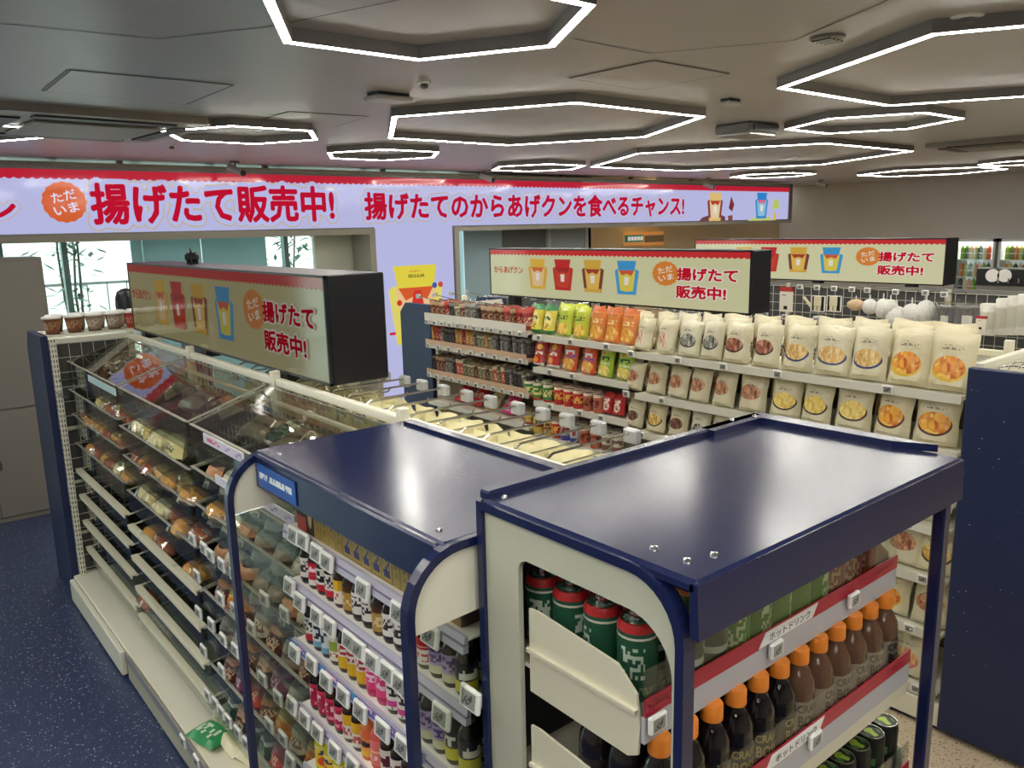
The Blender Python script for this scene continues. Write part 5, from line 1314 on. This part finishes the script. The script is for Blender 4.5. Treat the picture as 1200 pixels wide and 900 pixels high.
for (y0, y1) in ((4.40, 3.33), (3.31, 2.59), (2.57, 1.76), (1.74, 1.08)):
    b = MB(); b.box(3.21, 3.23, y1, y0, 1.335, 1.36, bev=.003); b.obj('top_rail', M_CREAM, g2)
    stuff(wiregrid('x', 3.222, y1, y0, 1.22, 1.335, .05, .05, .0018).obj('wire_mesh', M_WIRE, g2))
M_RAILP = mat('snack_rail', (206, 204, 192), .35)
def shelf2(y0, y1, z, xf=G2F, tan=False):
    b = MB(); b.box(xf, 3.215, y1+.006, y0-.006, z-.016, z, bev=.002); o = b.obj('shelf', mat('tan_shelf', (206, 176, 146), .5) if tan else M_CREAM, g2)
    b = MB(); b.prism([(xf-.010, z-.028), (xf, z-.028), (xf, z+.003), (xf-.006, z+.003)], 'y', y1+.006, y0-.006); b.obj('price_rail', M_RAILP, o)
    return o
def ztop(px, py): return at_x(px, py, G2F-.01).z
NB = (2.555, 1.075)            # cream bag bays
MBY = (3.30, 2.585)            # coloured pouch bay
FB = (4.36, 3.335)             # thin packets bay
zA = [1.243, 1.043, .855, .765-.02, .575, .365, .14]
shA = {}
for z in (1.243, 1.043, .855): shA[z] = shelf2(NB[0], NB[1], z)
for z in (.66, .48, .30, .12): shelf2(NB[0], 1.76, z)
for z in (.760, .568, .362, .135): shA[z] = shelf2(1.74, NB[1], z, G2F-.01)
def snack(kind, px, z, w_, h_, d_, label, group, rzj=.0, X=G2F+.045, lean=0):
    y = at_x(px, 430 if z > .9 else 700, X).y
    t = thing('snack_bag', label, 'bag', (X, y, z+.0045), RX+rzj, group); t.rotation_euler = (lean, 0, RX+rzj)
    link('bag', bag_mesh(w_, h_, d_, kind, int(px) % 4, .02), t); return t
KW = {'berry': 'pale bag with red berry picture', 'grey': 'bag with grey bowl picture', 'choc': 'bag with chocolate bowl picture', 'tan': 'bag with tan snacks in blue bowl', 'chip': 'bag with orange chips picture', 'nut': 'bag with brown nuts picture', 'yellow': 'bag with yellow chips picture', 'orange': 'bag with bright orange chips picture', 'dark': 'bag with dark brown snacks picture', 'black': 'bag with black sweets picture', 'macad': 'bag with golden nuts picture', 'stick': 'bag with crunchy sticks picture'}
R1_ = [(755, 'berry', .10), (781, 'berry', .10), (808, 'grey', .115), (834, 'grey', .105), (863, 'choc', .125), (898, 'choc', .125), (935, 'tan', .13), (976, 'tan', .14), (1018, 'tan', .135), (1066, 'chip', .15), (1116, 'chip', .145)]
R2_ = [(745, 'nut', .10), (770, 'nut', .105), (796, 'nut', .11), (821, 'nut', .105), (850, 'nut', .115), (884, 'nut', .12), (923, 'yellow', .13), (960, 'yellow', .125), (1004, 'yellow', .135), (1051, 'orange', .135), (1103, 'orange', .145)]
R3_ = [(743, 'dark', .10), (767, 'macad', .105), (792, 'dark', .10), (816, 'black', .09), (838, 'black', .09), (868, 'nut', .1), (900, 'dark', .1)]
for nm, RW, z, hh in (('top', R1_, 1.243, .185), ('second', R2_, 1.043, .165), ('third', R3_, .855, .165)):
    for q, (px, kd, w_) in enumerate(RW):
        snack(BAG[kd], px, z, w_*1.02, (hh-.03+.05*min(1, max(0, (px-750)/300))), .06, 'cream %s, %s from left on the %s shelf' % (KW[kd], ORD[q], nm), 'cream snack bags on the gondola', rr.uniform(-.14, .14), lean=R(-6))
        snack(BAG[kd], px-2, z, w_*1.02, hh-.02+.05*min(1, max(0, (px-750)/300)), .055, 'second-row cream %s behind the %s one, %s shelf' % (KW[kd], ORD[q], nm), 'cream snack bags on the gondola', rr.uniform(-.1, .1), X=G2F+.125, lean=R(-4))
        if nm == 'top':
            snack(BAG[kd], px-3, z, w_*1.02, hh-.018+.05*min(1, max(0, (px-750)/300)), .055, 'third-row cream %s behind the %s one, top shelf' % (KW[kd], ORD[q]), 'cream snack bags on the gondola', rr.uniform(-.1, .1), X=G2F+.205, lean=R(-2))
for z, L in ((.760, [(1072, 'stick'), (1030, 'nut')]), (.568, [(1056, 'nut'), (1095, 'macad'), (1015, 'choc')]), (.362, [(1044, 'chip'), (1094, 'nut'), (1000, 'chip')]), (.135, [(1068, 'stick'), (1018, 'nut')])):
    for q, (px, kd) in enumerate(L):
        snack(BAG[kd], px, z, .14, .165, .06, 'low %s near navy end, %s shelf, %s from left' % (KW[kd], {.760: 'fourth', .568: 'fifth', .362: 'sixth', .135: 'lowest'}[z], ORD[sorted(a[0] for a in L).index(px)]), 'cream snack bags on the gondola', rr.uniform(-.12, .12), lean=R(-8))
for z, px, py in ((1.243, 740, 410), (1.243, 795, 418), (1.243, 848, 425), (1.243, 912, 434), (1.243, 1041, 451), (1.043, 734, 457), (1.043, 776, 465), (1.043, 901, 480), (1.043, 1026, 503), (.855, 735, 509), (.855, 752, 506), (.760, 1064, 621), (.568, 1082, 676), (.362, 1066, 736), (.135, 1074, 806)):
    p = at_x(px, py, G2F-.015); ptag(shA[z], G2F-.022, p.y, z-.008, RX, R(6), .95)
# coloured pouches
zM = [1.262, 1.083, .893, .70, .50, .30, .12]
shM = [shelf2(MBY[0], MBY[1], z) for z in zM]
PW = {'greenyellow': 'green-edged yellow pouch', 'lime': 'lime green pouch with fries', 'orangep': 'orange pouch', 'redbox': 'red and white snack box', 'orangeblue': 'orange-red pouch with blue band', 'limep': 'light green pouch', 'redbag': 'red bag', 'pinkpack': 'pink pack', 'redpack': 'red pack', 'yelwhite': 'yellow and white pack'}
for q, (px, kd, w_, hh, X) in enumerate([(631, 'greenyellow', .075, .15, 0), (645, 'greenyellow', .075, .15, 0), (663, 'lime', .09, .165, 0), (682, 'lime', .09, .165, 0), (701, 'orangep', .085, .165, 0), (719, 'orangep', .085, .165, 0), (737, 'orangep', .085, .165, 0)]):
    for row in (0, 1): snack(POU[kd], px-row*2, zM[0], w_*1.12, hh, .05, '%s, %s from left on the top shelf, %s row' % (PW[kd], ORD[q], ['front', 'second'][row]), 'coloured snack pouches', rr.uniform(-.08, .08), G2F+.05+.09*row, R(-5))
for q, (px, kd, w_, hh) in enumerate([(633, 'redbox', .07, .13), (650, 'redbox', .085, .14), (669, 'orangeblue', .088, .17), (691, 'orangeblue', .088, .165), (711, 'limep', .088, .165), (733, 'limep', .088, .165)]):
    z = zM[1] if q < 2 else zM[1]-.035
    for row in (0, 1): snack(POU[kd], px-row*2, z if q < 2 else zM[1]+.0, w_*1.12, hh, .05, '%s, %s from left on the second shelf, %s row' % (PW[kd], ORD[q], ['front', 'second'][row]), 'coloured snack pouches', rr.uniform(-.08, .08), G2F+.045+.09*row, R(-5))
CANM = {'greencup': label_mat('cup_green', (70, 140, 70), [(.85, 1, (236, 230, 200)), (.0, .12, (200, 50, 40))], [(.0, 1, .3, .7, 9, 3, (240, 226, 150))]), 'redcup': label_mat('cup_redyellow', (200, 50, 46), [(.85, 1, (240, 220, 190))], [(.0, 1, .3, .7, 9, 3, (240, 190, 90))]), 'browncup': label_mat('cup_brownpink', (190, 110, 84), [(.85, 1, (226, 206, 180))], [(.0, 1, .3, .7, 9, 3, (110, 50, 40))]),
        'yellowcup': label_mat('cup_yellow', (206, 180, 90), [(.4, .55, (150, 60, 50))], [(.0, 1, .6, .8, 9, 3, (90, 70, 40))]), 'bluecup': label_mat('cup_blue', (190, 196, 206), [(.0, .3, (60, 70, 150))], [(.0, 1, .4, .8, 9, 3, (150, 60, 60))]), 'whitecup': label_mat('cup_white', (216, 206, 190), [(.1, .4, (130, 90, 70))], [(.0, 1, .5, .8, 9, 3, (110, 90, 80))])}
CW = {'greencup': 'green', 'redcup': 'red and yellow', 'browncup': 'pinkish brown', 'yellowcup': 'yellow', 'bluecup': 'blue and white', 'whitecup': 'white and brown'}
def cups(L, z, shelfname):
    for q, (px, kd) in enumerate(L):
        for row in (0, 1):
            X = G2F+.04+.072*row; y = at_x(px-row*2, 470, X).y
            can_thing('snack_cup', '%s snack cup, %s from left on the %s shelf, %s row' % (CW[kd], ORD[q], shelfname, ['front', 'back'][row]), (X, y, z+.001), rr.uniform(0, 6), 'snack cups on the gondola', .031, .095, CANM[kd], M_WHITE, 12)
cups([(621, 'greencup'), (631, 'greencup'), (643, 'greencup'), (656, 'redcup'), (667, 'redcup'), (678, 'redcup'), (690, 'browncup'), (702, 'browncup')], zM[2], 'third')
for q, px in enumerate((714, 726)): snack(POU['redbag'], px, zM[2], .075, .11, .05, 'red bag, %s of two on the third shelf right end' % ORD[q], 'red bags', 0, G2F+.05)
cups([(620, 'yellowcup'), (631, 'yellowcup'), (643, 'yellowcup'), (652, 'redcup'), (663, 'bluecup'), (674, 'bluecup'), (685, 'browncup'), (698, 'browncup'), (712, 'whitecup'), (724, 'whitecup')], zM[3], 'fourth')
for k, L in {0: [(632, 397), (669, 400), (711, 409)], 1: [(671, 442), (645, 465-10)], 2: [(645, 463), (680, 471), (705, 477)], 3: []}.items():
    for px, py in L: p = at_x(px, py, G2F-.015); ptag(shM[k], G2F-.022, p.y, zM[k]-.008, RX, R(6), .95)
# thin packets in the far bay
zF = [1.272, 1.118, .925, .74, .5, .3, .12]
shF = [shelf2(FB[0], FB[1], z, G2F, k in (1, 2)) for k, z in enumerate(zF)]
FK = ['silver', 'jerky', 'olive', 'amber', 'charcoal', 'orangeslim', 'jerkyred']
FKW = {'silver': 'silver', 'jerky': 'brown', 'olive': 'olive', 'amber': 'amber', 'charcoal': 'charcoal', 'orangeslim': 'orange', 'jerkyred': 'dark red'}
def thinrow(z, n, pool, h_, nm, w_):
    for q in range(n):
        kd = pool[int(q*len(pool)/n)] if q % 3 else random.Random(q*7+int(z*100)).choice(pool)
        y = FB[0]-.03-(FB[0]-FB[1]-.05)*(q+.5)/n
        for row in range(2):
            t = thing('slim_packet', 'slim %s snack packet, %s from the far end, %s row, %s shelf' % (FKW[kd], ORD[q], ['front', 'back'][row], nm), 'packet', (G2F+.045+.075*row, y, z+.003), RX+1.15+.1*math.sin(q), 'slim packets in the far bay')
            link('bag', bag_mesh(w_, h_, .016, POU[kd], (q+row) % 3, .015), t)
thinrow(zF[0], 18, ['jerky', 'charcoal', 'olive', 'silver', 'jerky', 'jerky', 'jerkyred', 'jerkyred'], .12, 'top', .075)
thinrow(zF[1], 26, ['jerkyred', 'charcoal', 'amber', 'amber', 'olive', 'silver', 'silver', 'charcoal'], .105, 'second', .06)
thinrow(zF[2], 26, ['jerky', 'silver', 'orangeslim', 'olive', 'olive', 'orangeslim', 'charcoal', 'charcoal'], .11, 'third', .06)
for z, k, n in ((zF[0], 0, 12), (zF[1], 1, 9), (zF[2], 2, 12)):
    b = MB(); b.box(G2F-.012, G2F-.009, FB[1]+.01, FB[0]-.01, z-.002, z+(.045 if k == 0 else .028)); b.obj('front_guard', mat('guard_white', (222, 218, 206), .4) if k == 0 else mat('guard_tan', (206, 172, 142), .45), shF[k])
    for q in range(n): ptag(shF[k], G2F-.024, FB[0]-.05-(FB[0]-FB[1]-.1)*q/(n-1), z-.012, RX, R(6), .85)
for q, (px, kd) in enumerate(((565, 'redpack'), (582, 'yelwhite'), (600, 'pinkpack'), (548, 'redpack'))):
    snack(POU[kd], px, zF[3], .11, .13, .05, '%s lying back on the fourth shelf, %s' % (PW[kd], ['left of the pink one', 'in the middle', 'at the right', 'at the far left'][q]), 'packs on the fourth shelf', 0, G2F+.08, R(-35))
# hooks row on the gondola's top seen against the sign
for k in range(11):
    y = 4.3-k*.29
    t = thing('top_hook', 'short chrome hook with grey tag on top of the snack gondola, %s from far end' % ORD[k], 'hook', (3.24, y, 1.365), 0, 'hooks on the snack gondola top')
    b = MB(); b.tube([(-.01, 0, -.03), (0, 0, .015), (.03, 0, .025), (.25, 0, .02)], .003, 5); b.obj('wire', M_STEEL, t)
    o = link('tag_holder', ME_HTAG, t, (.27, 0, .018), (0, 0, PI/2))
# near and far end units with navy side panels
t = thing('end_cap_unit', 'navy end panel unit at the right edge, next to the cream snack bags', 'shelving unit', (0, 0, 0))
M_NAVYS = floor_mat('navy_speckled_panel', (28, 40, 84), (196, 204, 220), (26, 36, 76), 26, .45)
for x0, x1 in ((2.825, 2.855), (3.60, 3.63)):
    b = MB(); b.box(x0, x1, .58, 1.055, .02, 1.352, bev=.003); b.obj('side_panel', M_NAVYP, t)
b = MB(); b.box(2.855, 3.6, 1.035, 1.05, .02, 1.34); b.obj('back_sheet', M_CREAM, t)
b = MB(); b.box(2.857, 3.6, 1.02, 1.045, 1.34, 1.366, bev=.003); b.obj('top_rail', M_CREAM, t)
for z in (.15, .45, .75, 1.05, 1.25):
    b = MB(); b.box(2.857, 3.6, .66, 1.03, z, z+.016); b.obj('shelf', M_CREAM, t)
for k in range(5):
    b = MB(); x = 2.95+.13*k; b.tube([(x, 1.03, 1.30), (x, 1.0, 1.345), (x, .96, 1.352), (x, .74, 1.345)], .003, 5); b.obj('wire_hook', M_STEEL, t)
# speckles of dust and wear on the near panel
rs = random.Random(2); b = MB()
for k in range(60):
    y = rs.uniform(.6, 1.04); z = rs.uniform(.3, 1.33); s_ = rs.uniform(.0008, .0022); b.quad([(2.8244, y-s_, z-s_), (2.8244, y+s_, z-s_*.6), (2.8244, y+s_*.7, z+s_), (2.8244, y-s_*.8, z+s_*.9)])
stuff(b.obj('dust_specks', mat('dust', (190, 196, 210), .6), t))
t = thing('end_cap_unit', 'navy end panel unit with chamfered corner at the far end of the snack gondola', 'shelving unit', (0, 0, 0))
for x0, x1 in ((2.955, 2.985), (3.58, 3.61)):
    b = MB(); b.prism([(4.43, 0), (4.80, 0), (4.80, 1.285), (4.73, 1.352), (4.43, 1.352)], 'x', x0, x1); b.obj('side_panel', M_NAVYP, t)
for z in (.1, .5, .9, 1.2):
    b = MB(); b.box(2.985, 3.58, 4.43, 4.78, z, z+.016); b.obj('shelf', M_CREAM, t)
b = MB(); b.box(2.985, 3.58, 4.44, 4.455, .1, 1.345); b.obj('back_sheet', M_CREAM, t)
for k in range(4):
    b = MB(); x = 3.05+.14*k; b.tube([(x, 4.46, 1.31), (x, 4.48, 1.37), (x, 4.7, 1.39)], .003, 5); o = b.obj('wire_hook', M_STEEL, t)
    q = link('tag_holder', ME_HTAG, t, (x, 4.70, 1.39), (0, 0, 0)); q.scale = (.8, .8, .8)

# ------------------------------------------------------------------ toiletries gondola (behind)
g3 = thing('toiletries_gondola', 'dark meshed toiletries gondola behind the snack bags', 'shelving unit', (0, 0, 0))
b = MB(); b.box(4.86, 5.64, .9, 4.3, 0, .12); b.obj('base_deck', M_CREAM, g3)
b = MB(); b.box(5.245, 5.255, .9, 4.3, .12, 1.40); b.obj('back_panel', mat('dark_backing', (70, 70, 72), .5), g3)
b = MB(); b.box(5.235, 5.265, .9, 4.3, 1.385, 1.41); b.obj('top_rail', M_MGREY, g3)
stuff(wiregrid('x', 5.232, .92, 4.28, .9, 1.385, .06, .06, .002).obj('wire_mesh', M_WIRE, g3))
for z in (.45, .75, 1.0):
    b = MB(); b.box(4.95, 5.24, .92, 4.28, z, z+.016); b.obj('shelf', M_CREAM, g3)
for y in (.9, 2.1, 3.2, 4.3):
    b = MB(); b.box(5.23, 5.27, y-.015, y+.015, .1, 1.41); b.obj('upright_post', M_CREAMD, g3)
XH = 4.92
for k, (px, py) in enumerate(((938, 336), (958, 337), (978, 338), (999, 339), (1017, 340), (1050, 342), (1085, 343), (1107, 345), (960, 374), (973, 376), (1000, 379), (1027, 380), (920, 371))):
    p = at_x(px, py, XH); t = thing('tagged_hook', 'white-tagged wire hook on the dark toiletries gondola, %s row, %s from left' % (('upper', ORD[k]) if k < 8 else ('lower', ORD[(k-7) % 5])), 'hook', (XH, p.y, p.z), 0, 'tagged hooks of the toiletries gondola')
    b = MB(); b.tube([(.31, 0, -.02), (.28, 0, .0), (.01, 0, 0)], .003, 5); b.obj('wire', M_STEEL, t); ptag(t, -.012, 0, 0, RX, 0, .95)
def hang(name, label, cat, px0, py0, px1, py1, build, X=XH+.04, group=None):
    a = at_x(px0, py0, X); c = at_x(px1, py1, X); w_ = abs(a.y-c.y); h_ = abs(a.z-c.z)
    t = thing(name, label, cat, (X, (a.y+c.y)/2, min(a.z, c.z)), RX, group); build(t, w_, h_); return t
def b_card(t, w_, h_):
    b = MB(); b.box(-w_/2, w_/2, 0, .012, 0, h_, bev=.002); b.obj('card', mat('cream_card', (226, 220, 206), .5), t)
    b = MB(); b.box(-w_/2, w_/2, -.001, .013, h_*.82, h_*1.0); b.obj('red_header', mat('red_header', (176, 44, 44), .5), t)
    b = MB(); b.box(-w_*.15, w_*.12, -.0015, 0, h_*.1, h_*.24); b.obj('printed_mark', M_BLACK, t); b = MB(); b.box(-w_*.3, w_*.0, -.0015, 0, h_*.66, h_*.69); b.obj('printed_line', M_DGREY, t)
hang('care_product_card', 'cream product card with red header at left of the toiletries', 'package', 914, 336, 928, 366, b_card)
def b_frame(t, w_, h_):
    b = MB()
    for x0, x1, z0, z1 in ((-w_/2, w_/2, 0, .006), (-w_/2, w_/2, h_-.006, h_), (-w_/2, -w_/2+.006, 0, h_), (w_/2-.006, w_/2, 0, h_)): b.box(x0, x1, 0, .01, z0, z1)
    b.obj('white_border', M_WHITE, t); b = MB(); b.box(-w_/2+.006, w_/2-.006, .002, .008, .006, h_-.006); b.obj('dark_card', M_BLACK, t)
    b = MB(); b.box(-w_*.3, w_*.25, -.006, .002, h_*.35, h_*.95, bev=.004); b.box(-w_*.26, -w_*.08, -.004, .002, h_*.05, h_*.35); b.box(.0, w_*.2, -.004, .002, h_*.05, h_*.35); b.obj('brush', mat('brush_cream', (222, 212, 180), .5), t)
hang('brush_card', 'black card with cream brush and white border, left one', 'package', 951, 346, 966, 366, b_frame, group='brush cards'); hang('brush_card', 'black card with cream brush and white border, right one', 'package', 969, 346, 985, 366, b_frame, group='brush cards')
def b_strap(t, w_, h_):
    b = MB(); b.prism([(-w_/2, h_*.9), (-w_*.3, h_), (w_/2, h_*.1), (w_*.3, 0)], 'y', 0, .012); b.obj('strap', mat('brush_cream'), t)
hang('nail_file', 'slanted cream stick pack left of the brush cards', 'package', 940, 347, 951, 360, b_strap)
def b_blob(c, var, film=False):
    def f_(t, w_, h_):
        rs = random.Random(var); b = MB(); n, m_ = 9, 12
        G = [[None]*m_ for _ in range(n+1)]
        for i in range(n+1):
            for j in range(m_):
                u = PI*i/n; a = 2*PI*j/m_; k_ = 1+rs.uniform(-.09, .09)
                G[i][j] = (w_/2*math.sin(u)*math.cos(a)*k_, .06+.055*math.sin(u)*math.sin(a)*k_, h_*.42*(1-math.cos(u))*.95)
        for i in range(n):
            for j in range(m_): j2 = (j+1) % m_; b.quad([G[i][j], G[i][j2], G[i+1][j2], G[i+1][j]])
        b.obj('puff', mat('puff_%d_%d' % (c[0], c[2]), c, .9, noise=.15, nscale=60, bump=.6), t, True)
        b = MB(); b.bar((0, .06, h_*.78), (0, .06, h_*1.0), .004, 5); b.obj('cord', M_WHITE, t)
    return f_
hang('cotton_pouch', 'beige cotton pouch hanging beside the white puffs', 'package', 989, 347, 1006, 366, b_blob((214, 186, 150), 1))
for k, (x0, y0, x1, y1) in enumerate([(1006, 346, 1022, 370), (1021, 344, 1038, 375), (1034, 352, 1056, 386), (1053, 349, 1073, 383), (1070, 345, 1090, 380), (1030, 346, 1046, 372)]):
    hang('bath_puff', 'white mesh bath puff, %s from left in the cluster' % ORD[k], 'bath puff', x0, y0, x1, y1, b_blob((228, 228, 222), 10+k), group='white bath puffs')
def b_greybag(t, w_, h_):
    m_ = mat('grey_bag_card', (112, 108, 112), .45)
    b = MB(); b.box(-w_/2, w_/2, .01, .06, 0, h_*.82, bev=.008); b.obj('grey_card', m_, t); b = MB(); b.box(-w_*.12, w_*.28, .006, .012, h_*.12, h_*.5); b.obj('white_label', M_WHITE, t)
    link('film_wrap', bag_mesh(round(w_*1.1, 3), round(h_, 3), .09, M_FILM, 1, .0), t, (0, .035, 0))
hang('wrapped_grey_pack', 'grey pack in clear film with pale label, left one', 'package', 1095, 352, 1114, 388, b_greybag, group='grey packs'); hang('wrapped_grey_pack', 'grey pack in clear film with pale label, right one', 'package', 1117, 352, 1144, 388, b_greybag, group='grey packs')
def b_tube(t, w_, h_):
    b = MB(); b.lathe([(w_*.46, 0), (w_*.5, h_*.02), (w_*.5, h_*.96), (w_*.44, h_)], 16); b.obj('roll', mat('white_roll', (220, 218, 208), .5, noise=.05), t, True).location = (0, .05, 0)
    b = MB(); b.lathe([(w_*.505, h_*.2), (w_*.505, h_*.75)], 16, cap=False); b.obj('film_band', M_FILM, t).location = (0, .05, 0)
for k, (x0, x1, y0) in enumerate([(1145, 1163, 356), (1164, 1178, 350), (1177, 1190, 347), (1189, 1206, 345)]):
    hang('white_roll_pack', 'tall white roll pack at the right edge, %s from left' % ORD[k], 'package', x0, y0, x1, 394, b_tube, group='white roll packs')
hang('price_card', 'small white card with red header before the roll packs', 'sign card', 1144, 370, 1155, 388, b_card, X=XH-.03)

# ------------------------------------------------------------------ grey locker under the LED band
c0 = at_y(48, 304, 6.05)
t = thing('storage_cabinet', 'tall grey storage cabinet by the left window', 'cabinet', (0, 0, 0))
M_LOCK = mat('locker_grey', (124, 119, 112), .45)
b = MB(); b.box(-.55, c0.x, 6.03, 6.42, .0, 1.725, bev=.004); b.obj('cabinet_body', M_LOCK, t)
for x0, x1, z0, z1 in ((-.53, c0.x-.43, .76, 1.70), (c0.x-.425, c0.x-.02, .76, 1.70), (-.53, c0.x-.43, .04, .745), (c0.x-.425, c0.x-.02, .04, .745)):
    b = MB(); b.box(x0, x1, 6.018, 6.03, z0, z1, bev=.002); d_ = b.obj('door', M_LOCK, t)
    b = MB(); b.prism([(.012*math.cos(2*PI*k/14)+x0+.03+ (.0), .035*math.sin(2*PI*k/14)+(z0+z1)/2) for k in range(14)], 'y', 6.012, 6.019); b.obj('handle', mat('handle_dark', (70, 68, 66), .3), d_)

# ------------------------------------------------------------------ drinks refrigerators on the right wall
def fridge(px0, px1, label, seed):
    X = 11.6; a = at_x(px0, 281, X); c = at_x(px1, 281, X); y0, y1 = a.y, c.y; zt = 1.56
    t = thing('drinks_refrigerator', label, 'refrigerator', (0, 0, 0), 0, 'glass-fronted drinks refrigerators')
    mF = mat('fridge_frame', (196, 198, 196), .3)
    b = MB(); b.box(X+.36, X+.4, y1, y0, 0, zt); b.obj('back_panel', mat('fridge_inside', (226, 230, 230), .5, emit=.35), t)  # panel given a glow of its own to stand for interior light
    b = MB(); b.box(X, X+.4, y0-.03, y0, 0, zt); b.box(X, X+.4, y1, y1+.03, 0, zt); b.box(X, X+.4, y1, y0, zt-.04, zt); b.box(X, X+.4, y1, y0, 0, .12); b.obj('carcass', mF, t)
    b = MB(); b.box(X-.008, X-.003, y1+.03, y0-.03, .12, zt-.04); b.obj('glass_door', M_ACRY, t)
    b = MB(); b.box(X+.02, X+.34, y1+.03, y0-.03, zt-.052, zt-.042); b.obj('lamp_strip', mat('fridge_lamp', (255, 255, 250), .5, emit=6), t)
    rs = random.Random(seed); cs = [(150, 190, 50), (90, 130, 60), (226, 130, 60), (206, 206, 120), (60, 60, 60), (240, 220, 180), (230, 100, 70)]
    for zi, z in enumerate((1.29, 1.06, .85)):
        b = MB(); b.box(X+.03, X+.35, y1+.03, y0-.03, z-.012, z); b.obj('shelf', M_WHITE, t)
        n = 7
        for q in range(n):
            y = y0-.06-(y0-y1-.12)*(q+.5)/n; ci = min(6, (q+zi*2) % 7)
            nm = ['lime green', 'dark green', 'orange', 'yellow', 'black', 'cream', 'coral'][ci]
            lm = label_mat('fridge_label_%d_%d' % (ci, 0), cs[ci], [(.4, .5, (236, 236, 226))]) if ('fl', ci) not in _mats else _mats['fl', ci]
            _mats['fl', ci] = lm
            bottle('chilled_bottle', '%s bottle in %s, %s from left, %s shelf' % (nm, 'the left refrigerator' if px0 < 1150 else 'the right refrigerator', ORD[q], ['upper', 'middle', 'lower'][zi]), (X+.07, y, z), 0, 'bottles in the refrigerators', .028, .2, mat('fridge_liquid_%d' % ci, cs[ci], .2), CAPC['white'], lm, .014, .02, .14, .03, .14, 8)
fridge(1119, 1167, 'left glass-fronted drinks refrigerator on the grey wall', 3)
fridge(1171, 1222, 'right glass-fronted drinks refrigerator at the picture edge', 8)
# black counter machine with two white discs
p = at_x(1180, 325, 10.4); t = thing('counter_machine', 'black counter machine with two round white discs', 'machine', (10.4, p.y, 0))
L = abs(at_x(1147, 325, 10.4).y-at_x(1222, 325, 10.4).y)/2; zb, zt_ = at_x(1180, 333, 10.4).z, at_x(1180, 315, 10.4).z
b = MB(); b.box(0, .3, -L, L, zb-.02, zt_, bev=.01); b.obj('panel', M_BLACK, t)
b = MB(); b.box(.02, .4, -L, L, 0, zb-.02); b.obj('counter', M_MGREY, t)
for px in (1163, 1177):
    q = at_x(px, 323, 10.39); b = MB(); b.lathe([(.075, 0), (.075, .012)], 20); o = b.obj('white_disc', M_WHITE, t); o.location = (-.012, q.y-p.y, q.z); o.rotation_euler = (0, PI/2, 0)
for k in range(3):
    q = at_x(1171+k*12, 333, 10.39); b = MB(); b.tube([(0, 0, 0), (-.05, 0, 0), (-.06, 0, .05)], .008, 6); b.obj('tap', M_STEEL, t).location = (0, q.y-p.y, q.z+.02)
